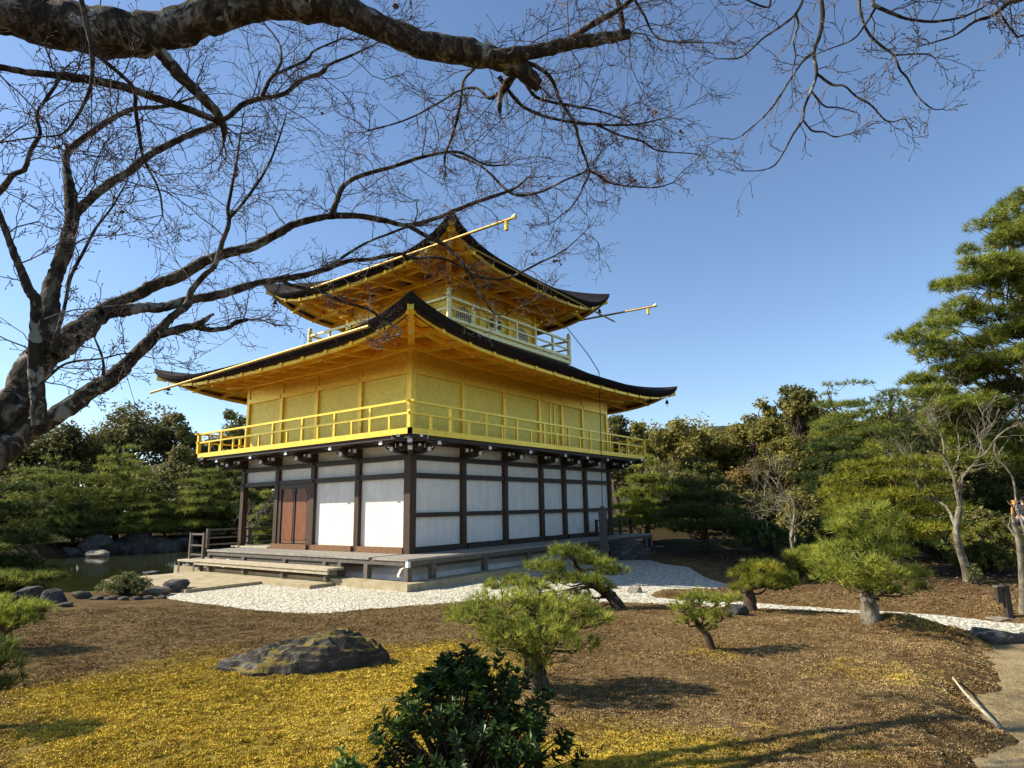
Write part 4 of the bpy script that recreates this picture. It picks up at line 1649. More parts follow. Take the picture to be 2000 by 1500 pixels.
def crown_mesh(R, h, width, clumps, leaves, leaf, base=0.25, trunk_r=0.22, squash=1.0, top=0.5):
    """broad crown: leaf clumps spread over an uneven egg, with gaps between them"""
    tp = crooked((0, 0, -0.3), (R.normal() * width * 0.05, R.normal() * width * 0.05, h * 0.72), R, 0.03)
    tV, tF = tube_arrays(tp, np.linspace(trunk_r, trunk_r * 0.3, len(tp)), 8)
    LV, LF, ln = [], [], 0
    NV, NF, nn = [], [], 0
    cz = h * (base + (1 - base) * 0.5)
    for _ in range(clumps):
        d = unit(R.normal(size=3))
        if d[2] < -0.55:
            d[2] *= -0.6
        rad = R.uniform(0.45, 1.0) ** 0.6
        prof = 1.0 - 0.25 * max(0, d[2])
        c = np.array([d[0] * width / 2 * rad * prof, d[1] * width / 2 * rad * prof, cz + d[2] * h * (1 - base) * 0.5 * rad])
        cr = width * R.uniform(0.10, 0.19)
        zz = np.clip(c[2] * 0.7, tp[0, 2], tp[-1, 2])
        i = int(np.argmin(abs(tp[:, 2] - zz)))
        lp = crooked(tp[i], c, R, 0.06, 5)
        V, F = tube_arrays(lp, np.linspace(trunk_r * 0.35, 0.02, len(lp)), 5)
        LV.append(V); LF.append(F + ln); ln += len(V)
        m = max(10, int(leaves / clumps * R.uniform(0.6, 1.4)))
        q = unit(R.normal(size=(m, 3)))
        rr = R.uniform(0.35, 1.0, (m, 1)) ** 0.5
        # lumpy clumps
        lump = 1 + 0.22 * np.sin(q[:, :1] * 5 + R.uniform(0, 6)) + 0.22 * np.sin(q[:, 1:2] * 6 + R.uniform(0, 6))
        P = c + q * rr * cr * lump * [1, 1, 0.75 * squash]
        N = unit(q * 0.8 + [0, 0, top] + R.normal(size=(m, 3)) * 0.55)
        V, F = leaf_cards(P, N, leaf, leaf * 0.62, R)
        NV.append(V); NF.append(F + nn); nn += len(V)
    return ((tV, tF), (np.vstack(LV), np.vstack(LF)), (np.vstack(NV), np.vstack(NF)))


def bare_mesh(R, p0, height, spread, r0, levels=4, forks=3, lean=(0, 0), trunk_frac=0.3, upness=0.55, pts=None):
    """leafless tree by repeated forking; returns (trunk, branches)"""
    TV, TF, tn = [], [], 0
    BV, BF, bn = [], [], 0
    p0 = np.array(p0, float)
    top = p0 + [lean[0], lean[1], height * trunk_frac] if pts is None else np.array(pts[-1], float)
    tp = crooked(p0, top, R, 0.05) if pts is None else catmull(pts, 4)
    TV, TF = tube_arrays(tp, np.linspace(r0, r0 * 0.72, len(tp)) * (1 + 0.5 * np.exp(-np.linspace(0, 8, len(tp)))), 8)

    def grow_(p, d, L, r, lev):
        nonlocal bn
        n = 5
        P = [p]
        dd = d
        for i in range(n):
            dd = unit(dd + R.normal(size=3) * 0.20 + np.array([0, 0, 0.08 * upness]))
            P.append(P[-1] + dd * L / n)
        P = np.array(P)
        V, F = tube_arrays(P, np.linspace(r, r * 0.58, n + 1), 6 if lev > 1 else 4)
        BV.append(V); BF.append(F + bn); bn += len(V)
        if lev <= 0:
            return
        m = forks if lev > 1 else forks + 1
        for k in range(m):
            i = n if k < 2 else R.integers(2, n)
            side = unit(np.cross(dd, R.normal(size=3)))
            nd = unit(dd * R.uniform(0.7, 1.0) + side * R.uniform(0.45, 0.9) * spread + np.array([0, 0, 0.15 * upness]))
            grow_(P[i], nd, L * R.uniform(0.55, 0.8), r * (0.62 if k < 2 else 0.45), lev - 1)
    for k in range(3):
        a = R.uniform(0, 6.28) + k * 2.1
        d = unit(np.array([math.cos(a) * spread * 0.75, math.sin(a) * spread * 0.75, 1.0]))
        grow_(tp[-1] if k < 2 else tp[int(len(tp) * 0.7)], d, height * (1 - trunk_frac) * 0.40, r0 * 0.46, levels)
    return ((TV, TF), (np.vstack(BV), np.vstack(BF)))


def rock_mesh(R, sx, sy, sz, sub=4, rough=0.22, flat=0.0, cuts=7):
    import bmesh
    bm = bmesh.new()
    bmesh.ops.create_icosphere(bm, subdivisions=sub, radius=1.0)
    V = np.array([v.co[:] for v in bm.verts])
    F = np.array([[v.index for v in f.verts] for f in bm.faces])
    bm.free()
    # flat facets cut into the stone
    for _ in range(cuts):
        n = unit(R.normal(size=3) + [0, 0, 0.2])
        d = R.uniform(0.55, 0.88)
        s = V @ n
        V = V - np.where(s > d, s - d, 0)[:, None] * n * 0.92
    ph = R.uniform(0, 6, (9, 3))
    fr = R.uniform(1.5, 6.5, (9, 3))
    nz = sum(np.sin((V * fr[i] + ph[i]).sum(1)) / (1 + 0.5 * i) for i in range(9)) / 3.0
    fine = np.sin(V[:, 0] * 17 + ph[0, 0]) * np.sin(V[:, 1] * 19 + ph[1, 1]) * np.sin(V[:, 2] * 23 + ph[2, 2])
    V = V * (1 + rough * 0.5 * nz + 0.035 * fine)[:, None]
    V[:, 2] = np.where(V[:, 2] > 0.55 - flat, (0.55 - flat) + (V[:, 2] - 0.55 + flat) * 0.55, V[:, 2])
    return V * [sx, sy, sz], F


def rock(label, px, py, w, h, mat='rock', seed=0, sub=4, depthw=0.8, sink=0.35, group=None, rz=None, rough=0.22, z=None):
    """w, h: half width and visible height in metres"""
    R = np.random.default_rng(100 + seed)
    p = ground(px, py) if z is None else onz(px, py, z)
    V, F = rock_mesh(R, w, w * depthw, h / (2 - 2 * sink) * 1.1, sub, rough)
    a = math.radians(YAW) - math.pi / 2 if rz is None else rz
    V = V @ np.array([[math.cos(a), math.sin(a), 0], [-math.sin(a), math.cos(a), 0], [0, 0, 1]])
    zmin, zmax = V[:, 2].min(), V[:, 2].max()
    lift = h - zmax
    V[:, 2] += lift
    back = FW[:2] / np.linalg.norm(FW[:2]) * w * depthw * 0.75
    loc = (p[0] + back[0], p[1] + back[1], (hz(p[0], p[1]) if z is None else z) - 0.01)
    o = add('rock', np_mesh('rock', V, F, M[mat], sub > 4), None, loc)
    return tag(o, label, 'rock', group)


# ------------------------------------------------------------------ rocks
def outcrop():
    # low weathered rock, higher at its right end, built as layered ledges
    p = ground(572, 1318)
    nu, nv = 150, 90
    u, v = np.linspace(-1, 1, nu), np.linspace(-1, 1, nv)
    U, W = np.meshgrid(u, v, indexing='ij')
    wob = 1 + 0.16 * (vnoise(U * 3, W * 3, 1.0, 21) - 0.5) + 0.18 * (vnoise(U, W, 2.6, 22) - 0.5)
    r = np.hypot(U * wob, W * wob * (1 + 0.18 * U))
    body = np.clip(1 - r ** 2.6, 0, 1) ** 0.50
    h = 0.20 + 0.17 * sstep(-0.4, 0.55, U) - 0.05 * sstep(-0.2, -0.9, U) + 0.05 * (vnoise(U, W, 3.1, 23) - 0.5)
    z = body * h
    ridge = 1 - 2 * abs(vnoise(U + 0.6 * W, W * 2.2, 4.3, 24) - 0.5)
    z += body * (0.12 * (ridge - 0.5) + 0.045 * (vnoise(U, W, 11, 25) - 0.5) + 0.018 * (vnoise(U, W, 26, 26) - 0.5))
    st = 0.062                                        # ledges
    q = z / st + 0.8 * vnoise(U, W, 2.0, 27)
    z = 0.45 * z + 0.55 * st * (np.floor(q) + sstep(0.25, 0.9, q - np.floor(q)) - 0.8 * vnoise(U, W, 2.0, 27))
    z = np.where(r < 1.0, z, -0.12) - 0.02
    a, b = 0.95, 0.50
    x = U * a
    y = W * b + 0.03 * (vnoise(U, W, 5, 28) - 0.5)
    X = RTG[0] * x + FWG[0] * y
    Y = RTG[1] * x + FWG[1] * y
    V = np.stack([X, Y, z], -1).reshape(-1, 3)
    i = (np.arange(nu - 1)[:, None] * nv + np.arange(nv - 1)[None]).ravel()
    F = np.stack([i, i + nv, i + nv + 1, i + 1], -1)
    loc = p + np.array([FWG[0] * 0.42, FWG[1] * 0.42, 0])
    loc[2] = hz(loc[0], loc[1]) + 0.01
    o = add('rock', np_mesh('rock', V, F, M['rock_moss'], False), None, loc)
    tag(o, 'long dark flat rock with golden moss on its flank, lying in the mossy lawn', 'rock')


RTG = RT[:2] / np.linalg.norm(RT[:2])
FWG = FW[:2] / np.linalg.norm(FW[:2])
outcrop()
rock('small squarish boulder standing at the edge of the white gravel', 1243, 1167, 0.19, 0.26, 'rock_pale', 2, 4, 0.85, 0.3, rough=0.12)
rock('small dark stone beside the stubby pine trunk at the gravel edge', 1443, 1203, 0.21, 0.17, 'rock', 3, 4)
rock('grey boulder at the pond edge beside the stone paving', 338, 1158, 0.34, 0.30, 'rock', 4, 4, group='stones along the pond edge')
rock('low wide pale stone left of the grey boulder beside the paving', 292, 1160, 0.36, 0.17, 'rock_pale', 5, 4, group='stones along the pond edge')
rock('dark block shaped rock at the water edge near the left side', 95, 1180, 0.27, 0.30, 'rock', 6, 4, rough=0.12, group='stones along the pond edge')
rock('rounded dark rock left of the block shaped rock by the water', 40, 1172, 0.32, 0.26, 'rock', 7, 4, group='stones along the pond edge')
rock('jagged dark stone between the block shaped rock and the low bush', 152, 1170, 0.22, 0.17, 'rock', 8, 4, group='stones along the pond edge')
for i, (x, y, w) in enumerate(((122, 1186, .14), (185, 1172, .15), (212, 1172, .13), (238, 1173, .12), (262, 1172, .13), (286, 1171, .12), (312, 1170, .13), (338, 1168, .14), (362, 1165, .12))):
    rock('small edging stone in the row between lawn and pond bank', x, y, w, 0.09, 'rock', 30 + i, 3, 0.8, group='edging stones of the lawn')
_pg = 'rocks along the pavilion side bank'
for i, (x, y, w, h, lab) in enumerate(((1232, 1100, .75, .85, 'tall dark rock at the pond bank below the right end of the deck'),
                                       (1262, 1098, .55, .55, 'lower dark rock right of the tall one below the deck end'),
                                       (1205, 1098, .40, .42, 'small dark rock left of the tall one below the deck end'))):
    rock(lab, x, y, w, h, 'rock', 50 + i, 4, 0.7, group=_pg)
_fg = 'rocks on the far pond shore'
_far = [(128, 1087, .9, .55, 'low dark rock at the left end of the far shore'), (172, 1085, 1.5, 1.35, 'large dark boulder on the far left shore'), (212, 1082, 1.2, .8, 'flat dark rock right of the large boulder on the far shore'),
        (252, 1080, 1.15, 1.5, 'upright block of rock on the far shore'), (285, 1079, 1.2, 1.0, 'broad dark rock right of the upright block'), (318, 1078, 1.1, .8, 'low rock under the bright pine on the far shore'),
        (350, 1076, 1.1, .9, 'dark rock on the far shore left of the deck railing')]
for i, (x, y, w, h, lab) in enumerate(_far):
    rock(lab, x, y, w, h, 'rock', 60 + i, 4, 0.7, group=_fg, z=WATER_Z)
rock('pale wet stone standing in the water before the far shore', 186, 1088, .8, .42, 'rock_pale', 71, 4, 0.6, z=WATER_Z)
rock('low dark stone in the water left of the deck landing', 292, 1121, .45, .12, 'rock', 72, 3, 0.6, z=WATER_Z)
rock('pale craggy rock on the far bank behind the leafless tree', 1452, 1046, 1.4, 1.5, 'rock_pale', 74, 4, 0.7, z=-0.4)
rock('dark mossy stone lying in the shade beside the sandy path', 1965, 1262, .36, .20, 'rock', 75, 4)
rock('small stone slab at the foot of the short wooden post', 1968, 1216, .22, .06, 'rock_pale', 76, 3)

# ------------------------------------------------------------------ garden pines in front
NB = 900
sp_ = lambda px, py: ground(px, py)


def px_h(p, py):
    """height above p of the picture row py at p's depth"""
    d = (np.array(p) - CAM) @ FW
    # move up until the projected row matches
    lo, hi = -2.0, 40.0
    for _ in range(50):
        m = (lo + hi) / 2
        v = np.array(p) + [0, 0, m] - CAM
        y = 750 - FPX * (v @ UP) / (v @ FW)
        if y > py: lo = m
        else: hi = m
    return lo


RTG = RT[:2] / np.linalg.norm(RT[:2])
FWG = FW[:2] / np.linalg.norm(FW[:2])


def garden_pine(label, foot, trunk, pads, seed, needle=0.085, tufts=230, k=22, w=0.0042, r=0.10, leafmat='pine_near', group='small garden pines on the lawn', spread=0.62, dens=2.1, thick=1.75, bark='pine_bark'):
    """foot: pixel of the trunk base; trunk: (dx, dfwd, dz) offsets; pads: (px, py, dfwd, rx, rz) pad centres seen at pixels"""
    R = np.random.default_rng(seed)
    p = ground(*foot)
    d0 = (p - CAM) @ FW
    tp = [np.array([0, 0, -0.08])] + [np.array([*(RTG * a + FWG * b), c]) for a, b, c in trunk]
    pp = []
    for x, y, df, rx, rz in pads:
        c = at(x, y, d0 + df) - p
        pp.append((c, rx, rz))
    parts = pine_mesh(R, 1.5, pp, tp, r, needle, k, w * thick, tufts * dens, 0.85, spread, leafmat)
    return make_tree('pine_tree', label, 'pine tree', p, parts, (bark, 'pine_bark', leafmat), group)


# A: low pine in the middle of the lawn
garden_pine('low spreading pine in the centre of the lawn behind the dark glossy shrub', (1052, 1345),
            [(-0.03, 0, 0.14), (-0.06, 0.05, 0.42), (0.03, 0.05, 0.66), (0.02, 0.1, 0.88)],
            [(935, 1205, -0.1, .30, .10), (985, 1225, .2, .30, .11), (1045, 1195, .25, .30, .12), (1110, 1220, .2, .28, .11), (1160, 1218, 0, .22, .09),
             (1085, 1250, -.25, .27, .10), (1010, 1265, -.25, .26, .10), (960, 1250, .3, .22, .09), (1060, 1290, -.1, .20, .08), (1030, 1320, -.05, .12, .08), (1130, 1262, .2, .22, .08), (900, 1195, 0, .16, .07), (1030, 1168, .3, .24, .12), (985, 1180, .1, .24, .12), (1090, 1185, .1, .26, .12), (1140, 1195, .1, .2, .1), (940, 1180, .1, .18, .09), (1000, 1240, -.35, .26, .12), (1060, 1225, -.3, .26, .12)],
            1, 0.10, 330, 24, 0.0040, 0.135, dens=1.45)
# B: leaning pine behind it
garden_pine('pine with a trunk leaning left over the gravel edge, behind the central low pine', (1212, 1188),
            [(-0.12, 0, 0.16), (-0.36, 0.02, 0.36), (-0.62, 0, 0.50), (-0.80, 0.05, 0.78), (-0.9, 0.05, 1.12)],
            [(1110, 1082, .1, .36, .15), (1165, 1100, 0, .34, .14), (1195, 1118, .15, .30, .12), (1065, 1112, -.2, .36, .15), (1010, 1138, 0, .30, .12),
             (965, 1145, .1, .22, .10), (1100, 1135, -.35, .34, .13), (1150, 1135, -.3, .30, .12), (1045, 1150, .25, .28, .10), (1130, 1165, -.3, .22, .08), (1075, 1172, -.2, .22, .08), (1180, 1150, -.1, .20, .08)],
            2, 0.12, 300, 24, 0.0050, 0.125)
# C: small pine on the open lawn
garden_pine('smallest pine with a bent trunk alone on the open lawn', (1392, 1268),
            [(-0.04, 0, 0.12), (-0.16, 0.02, 0.30), (-0.22, 0, 0.44), (-0.2, 0.02, 0.60)],
            [(1362, 1172, 0, .22, .09), (1395, 1180, .05, .20, .08), (1335, 1190, 0, .16, .08), (1425, 1172, .1, .15, .06), (1375, 1205, -.1, .18, .07), (1412, 1205, 0, .15, .06), (1345, 1215, -.05, .12, .05), (1385, 1228, 0, .10, .05)],
            3, 0.085, 420, 22, 0.0042, 0.055)
# D: round topped pine by the path
garden_pine('round topped pine with a short thick trunk at the edge of the gravel path', (1466, 1193),
            [(0.0, 0, 0.14), (-0.01, 0.02, 0.34), (0.02, 0, 0.52), (0.03, 0.02, 0.70)],
            [(1485, 1112, 0, .34, .14), (1450, 1125, .05, .26, .11), (1520, 1130, .1, .30, .11), (1480, 1140, -.25, .28, .10), (1445, 1150, -.1, .18, .08), (1515, 1150, -.1, .22, .08), (1548, 1142, .2, .18, .07)],
            4, 0.11, 360, 24, 0.0048, 0.13, 'pine_gold')
# E: pine with a pale thick trunk
garden_pine('larger drooping pine with a pale flaking trunk on the right of the lawn', (1702, 1212),
            [(-0.01, 0, 0.2), (0.0, 0.02, 0.42), (-0.02, 0, 0.62), (-0.06, 0.05, 0.95), (-0.1, 0.05, 1.55)],
            [(1650, 1075, .1, .36, .15), (1700, 1050, 0, .36, .15), (1740, 1085, .1, .32, .13), (1612, 1095, .1, .24, .10), (1690, 1005, .05, .30, .13), (1655, 1028, .1, .24, .10), (1728, 1022, .1, .26, .11), (1680, 1110, -.35, .38, .15), (1640, 1130, -.2, .30, .12), (1725, 1130, -.2, .32, .12),
             (1775, 1125, .1, .26, .10), (1690, 1150, -.25, .24, .09), (1735, 1155, -.15, .22, .09), (1660, 1035, .2, .28, .12), (1790, 1150, .15, .18, .08)],
            5, 0.15, 250, 24, 0.0052, 0.125, bark='pale_bark', dens=1.7)
# pines at the left edge of the picture
garden_pine('small pine with a leaning dark trunk at the left edge of the lawn', (8, 1268),
            [(-0.02, 0, 0.2), (-0.06, 0, 0.38), (0.0, 0, 0.55), (0.1, 0, 0.66)],
            [(20, 1192, 0, .34, .12), (60, 1197, .05, .26, .09), (-20, 1185, .1, .36, .13), (40, 1215, -.15, .26, .08), (-10, 1222, -.15, .3, .1), (82, 1192, .1, .14, .06)],
            6, 0.105, 330, 24, 0.0044, 0.11, 'pine_near')
garden_pine('dark drooping pine branch tips at the very left edge in front of the lawn', (-60, 1420),
            [(0.0, 0, 0.3), (0.05, 0, 0.55), (0.1, 0, 0.8)],
            [(5, 1300, 0, .16, .06), (-25, 1290, 0, .22, .08), (10, 1335, 0, .13, .05), (-15, 1345, .05, .2, .07), (-60, 1275, 0, .28, .1)],
            7, 0.09, 420, 22, 0.004, 0.07, 'pine_dark')

# ------------------------------------------------------------------ pines and trees behind
UPZ = np.array([0, 0, 1.0])


def bg_pine(label, px, depth, top, wpx, seed, layers=7, per=5, mat='pine_mid', base=0.22, shape='cone', k=12, needle=None, tufts=None, flat=0.2, group='layered pines round the pond', nw=1.0):
    R = np.random.default_rng(seed)
    p = spot(px, depth)
    h = px_h(p, top)
    w = wpx / FPX * depth
    pads = layered_pads(R, h, w, layers, base, per, flat, (R.normal() * w * 0.06, R.normal() * w * 0.06), shape)
    nl = needle or (0.0075 * depth)
    tr = 0.022 * h + 0.06
    tp = [(0, 0, -0.3), (R.normal() * 0.12, R.normal() * 0.12, h * 0.3), (R.normal() * 0.2, R.normal() * 0.2, h * 0.62), (pads[-1][0][0], pads[-1][0][1], h * 0.96)]
    tot = sum(q[1] ** 2 for q in pads)
    tpm = (tufts or 1500) / tot
    parts = pine_mesh(R, h, pads, tp, tr, nl, k, nl * 0.13 * nw, tpm * 1.7, 0.85, 0.8, mat, twigs=False)
    return make_tree('pine_tree', label, 'pine tree', p, parts, ('pine_bark', 'pine_bark', mat), group)


def bg_tree(label, px, depth, top, wpx, seed, mat='leaf_dark', clumps=34, leaves=5200, base=0.12, leaf=None, group='broadleaf trees behind the pond', name='broadleaf_tree', squash=1.0):
    R = np.random.default_rng(seed)
    p = spot(px, depth)
    h = px_h(p, top)
    w = wpx / FPX * depth
    parts = crown_mesh(R, h, w, clumps, int(leaves * 1.5), leaf or (0.0062 * depth), base, 0.02 * h + 0.08, squash)
    return make_tree(name, label, 'tree', p, parts, ('pine_bark', 'pine_bark', mat), group)


# left of the pavilion, beyond the water
bg_pine('broad layered pine in the middle of the far left shore', 232, 44, 872, 175, 21, 8, 6)
bg_pine('layered pine on the far shore just left of the pavilion', 402, 45, 915, 135, 22, 7, 5)
bg_pine('wide dark layered pine on the far shore near the left edge', 92, 41, 900, 230, 23, 7, 6, 'pine_mid')
bg_pine('low bright pine standing at the water before the broad layered pine', 290, 42.5, 972, 100, 24, 5, 5, 'pine_mid')
bg_pine('small low pine on the far shore left of the large boulder', 150, 40.5, 985, 130, 25, 4, 5, 'pine_dark')
bg_pine('pine glimpsed through the open veranda bay beside the doors', 522, 43, 965, 85, 26, 5, 5, 'pine_mid')
bg_pine('dark pine behind the left corner of the gallery railing', 452, 50, 880, 120, 27, 7, 5, 'pine_dark')
bg_tree('tall dark rounded tree with the highest crown on the left skyline', 238, 64, 797, 210, 31, 'leaf_dark', 46, 8000)
bg_tree('dark tree with a bare forked stem right of the highest left crown', 325, 63, 808, 95, 32, 'leaf_dark', 22, 3000, 0.5)
bg_tree('rounded dark tree in front of the skyline trees left of the pavilion', 352, 58, 880, 130, 33, 'leaf_dark', 30, 4500)
bg_tree('dark tree rising behind the left end of the gallery', 440, 64, 808, 120, 34, 'leaf_dark', 30, 4500)
bg_tree('dark tree behind the left pines, below the lowest maple limb', 112, 60, 838, 170, 35, 'leaf_dark', 36, 5600)
bg_tree('dark tree at the left edge of the far wood', 15, 58, 872, 180, 36, 'leaf_dark', 36, 5200)
bg_tree('low dark tree filling the gap behind the open veranda', 500, 58, 930, 170, 37, 'leaf_dark', 30, 4600)
bg_tree('dark bushy tree between the skyline tree and the layered pines', 300, 54, 925, 170, 38, 'leaf_dark', 30, 4600)
bg_tree('dark bushy tree behind the wide pine near the left edge', 60, 52, 930, 170, 39, 'leaf_dark', 30, 4600)
# near pine boughs over the water at the left edge
bg_pine('dense dark pine hanging over the near water at the left edge', -30, 17.0, 905, 250, 41, 6, 6, 'pine_dark', 0.28, 'dome', 16, 0.16, 2400)
bg_pine('low pine with bright needle sprays reaching over the water at the left edge', -10, 15.5, 1062, 270, 42, 3, 7, 'pine_mid', 0.42, 'dome', 18, 0.15, 1500, 0.16)

# right of the pavilion
bg_pine('bright layered pine beside the right end of the pavilion', 1258, 33.5, 893, 140, 51, 8, 5, 'pine_near', 0.2)
bg_pine('dark green pine standing alone on the bank right of the pavilion', 1372, 23.5, 905, 190, 52, 7, 5, 'pine_dark', 0.28)
bg_tree('olive rounded tree behind the bright layered pine', 1345, 52, 806, 165, 61, 'leaf_olive', 40, 6500)
bg_tree('narrow olive tree just right of the gallery railing', 1272, 60, 812, 85, 62, 'leaf_olive', 22, 3000)
bg_tree('dark tree directly behind the right end of the gallery', 1212, 64, 800, 95, 63, 'leaf_dark', 24, 3200)
bg_tree('low olive tree on the far bank right of the dark green pine', 1432, 54, 838, 110, 64, 'leaf_olive', 28, 3800)
bg_tree('tall upright olive tree left of the highest crown on the right skyline', 1488, 53, 776, 120, 65, 'leaf_olive', 36, 5200)
bg_tree('highest rounded crown on the right skyline', 1572, 60, 742, 100, 66, 'leaf_olive', 30, 4200, 0.25)
bg_tree('russet tinged tree on the far bank behind the pale leafless tree', 1478, 44, 900, 130, 67, 'leaf_russet', 30, 4200)
bg_tree('dark olive tree on the far bank above the pale craggy rock', 1545, 48, 860, 150, 68, 'leaf_olive', 34, 5000)
bg_tree('dark undergrowth tree below the olive rounded tree', 1310, 46, 910, 170, 69, 'leaf_dark', 30, 4600)
bg_tree('dark low tree on the far bank right of the dark green pine', 1420, 44, 945, 130, 70, 'leaf_dark', 28, 4000)
bg_pine('tall dense pine right of the highest crown on the skyline', 1655, 46, 752, 200, 53, 14, 8, 'pine_mid', 0.08, 'cone', 12, None, 4600, 0.30)
bg_pine('tall pine with stepped layers left of the big red pine', 1745, 43, 762, 220, 54, 14, 8, 'pine_mid', 0.08, 'cone', 12, None, 4600, 0.28)
bg_pine('dark pine behind the yellow green pine', 1610, 40, 838, 190, 55, 11, 7, 'pine_dark', 0.08, 'cone', 12, None, 3400, 0.28)
bg_pine('dark pine filling the wood below the big red pine', 1840, 36, 790, 230, 56, 12, 7, 'pine_dark', 0.06, 'cone', 12, None, 3800, 0.28)
bg_pine('dense pine at the right edge behind the two walkers', 1975, 38, 770, 240, 57, 12, 7, 'pine_dark', 0.06, 'cone', 12, None, 3800, 0.28)
bg_tree('dark tree behind the pale lichen covered tree', 1900, 34, 850, 170, 71, 'leaf_dark', 32, 5000)
bg_tree('dark broad tree low at the right edge behind the walkers', 2010, 42, 900, 190, 72, 'leaf_dark', 32, 5000)
# a second row that closes the wood
for i, (px, d, top, w, mat, lab) in enumerate((
        (1245, 72, 835, 150, 'leaf_dark', 'dark tree filling the wood behind the bright layered pine'),
        (1385, 70, 845, 150, 'leaf_olive', 'olive tree in the second row behind the dark green pine'),
        (1530, 72, 800, 150, 'leaf_dark', 'dark tree in the second row between the two olive skyline trees'),
        (1450, 62, 850, 170, 'leaf_olive', 'olive tree in the second row below the tall upright olive tree'),
        (1625, 66, 790, 170, 'leaf_dark', 'dark tree in the second row behind the tall dense pine'),
        (1720, 64, 790, 190, 'leaf_olive', 'olive tree in the second row behind the pine with stepped layers'),
        (1820, 60, 775, 200, 'leaf_dark', 'dark tree in the second row left of the tallest pine'),
        (1915, 56, 760, 200, 'leaf_olive', 'olive tree in the second row behind the tallest pine'),
        (1500, 42, 960, 150, 'leaf_dark', 'dark low bushy tree on the far bank behind the spreading leafless tree'),
        (1600, 38, 960, 170, 'leaf_olive', 'olive low bushy tree on the far bank left of the yellow green pine'),
        (1700, 34, 980, 190, 'leaf_dark', 'dark low bushy tree behind the yellow green pine'),
        (1790, 30, 985, 170, 'leaf_olive', 'olive low bushy tree left of the pale forked tree'),
        (1915, 27, 1000, 90, 'leaf_dark', 'dark low bushy tree right of the pale forked tree'),
        (165, 70, 850, 200, 'leaf_dark', 'dark tree in the second row behind the far left pines'),
        (400, 68, 870, 170, 'leaf_dark', 'dark tree in the second row behind the pine left of the pavilion'),
        (40, 48, 985, 170, 'leaf_dark', 'dark low bushy tree on the far left shore'),
        (330, 48, 985, 150, 'leaf_dark', 'dark low bushy tree behind the low bright pine'),
        (455, 47, 985, 130, 'leaf_dark', 'dark low bushy tree behind the deck railing'))):
    bg_tree(lab, px, d, top, w, 200 + i, mat, 34, 5200, 0.03)
# yellow green pine behind the drooping one
bg_pine('yellow green pine with dense upturned needles behind the drooping pine', 1735, 15.5, 868, 250, 58, 6, 6, 'pine_gold', 0.30, 'dome', 18, 0.19, 1150, 0.20, 'layered pines round the pond', 0.7)
bg_pine('low pine bough left of the drooping pine', 1590, 15.0, 1075, 130, 59, 3, 4, 'pine_near', 0.45, 'dome', 18, 0.16, 700, 0.26, 'layered pines round the pond', 0.7)


def red_pine():
    """tall pine at the right edge; only its left half is in the picture"""
    R = np.random.default_rng(77)
    D = 21.0
    p = spot(2075, D)
    pads = []
    spec = [(2010, 395, .9), (1975, 470, .8), (2040, 450, 1.2), (1935, 520, .75), (1985, 540, 1.0), (1900, 555, .7), (1855, 560, .55), (2040, 560, 1.3), (1870, 610, .8), (1830, 640, .65),
            (1940, 620, 1.0), (1800, 668, .45), (1880, 680, .8), (1990, 650, 1.1), (1835, 700, .55), (1930, 715, .9), (1850, 752, .75), (1800, 740, .35), (1900, 790, .8), (1980, 760, 1.1), (1840, 812, .6),
            (1905, 735, .8), (1870, 720, .6), (1820, 770, .6), (1960, 800, 1.0), (1900, 830, .8), (1985, 850, .9), (1860, 790, .6), (1790, 770, .4), (1930, 900, .7), (1870, 905, .55), (1950, 845, .9), (1890, 862, .7), (2050, 700, 1.4), (2050, 840, 1.3), (2000, 885, .9), (1775, 655, .3)]
    for x, y, r in spec:
        q = at(x, y, D + R.uniform(-1.6, 1.2)) - p
        pads.append((q, r * 1.05, r * 0.36))
        for _ in range(2):
            pads.append((q + R.normal(size=3) * [r * 0.6, r * 0.6, r * 0.42], r * R.uniform(0.4, 0.7), r * R.uniform(0.16, 0.28)))
    h = px_h(p, 380)
    tp = [(0, 0, -0.3), (0.1, -0.1, h * 0.3), (-0.15, 0.1, h * 0.65), (0.05, 0.1, h * 0.97)]
    tot = sum(q[1] ** 2 for q in pads)
    parts = pine_mesh(R, h, pads, tp, 0.30, 0.24, 16, 0.021, 9500 / tot, 0.8, 0.75, 'pine_near', twigs=True)
    make_tree('pine_tree', 'tallest pine with spreading boughs at the right edge of the picture', 'pine tree', p, parts, ('pine_bark', 'pine_bark', 'pine_near'), 'layered pines round the pond')


red_pine()

# ------------------------------------------------------------------ leafless trees
def bare_tree(label, foot, top, seed, r0, spread, levels, forks, mat, trunk_frac=0.3, pts=None, lean=(0, 0), name='bare_tree', depth=None, group='leafless trees'):
    R = np.random.default_rng(seed)
    p = ground(*foot) if depth is None else spot(foot[0], depth)
    h = px_h(p, top)
    tp = None
    if pts:
        d0 = (p - CAM) @ FW
        tp = [np.array([0, 0, -0.05])] + [at(x, y, d0) - p for x, y in pts]
    parts = bare_mesh(R, (0, 0, -0.05), h, spread, r0, levels, forks, lean, trunk_frac, 0.55, tp)
    t = thing(name, label, 'tree', p, group)
    for (V, F), nm in zip(parts, ('trunk', 'branches')):
        add(nm, np_mesh(nm, V, F, M[mat], nm == 'trunk'), t)
    return t


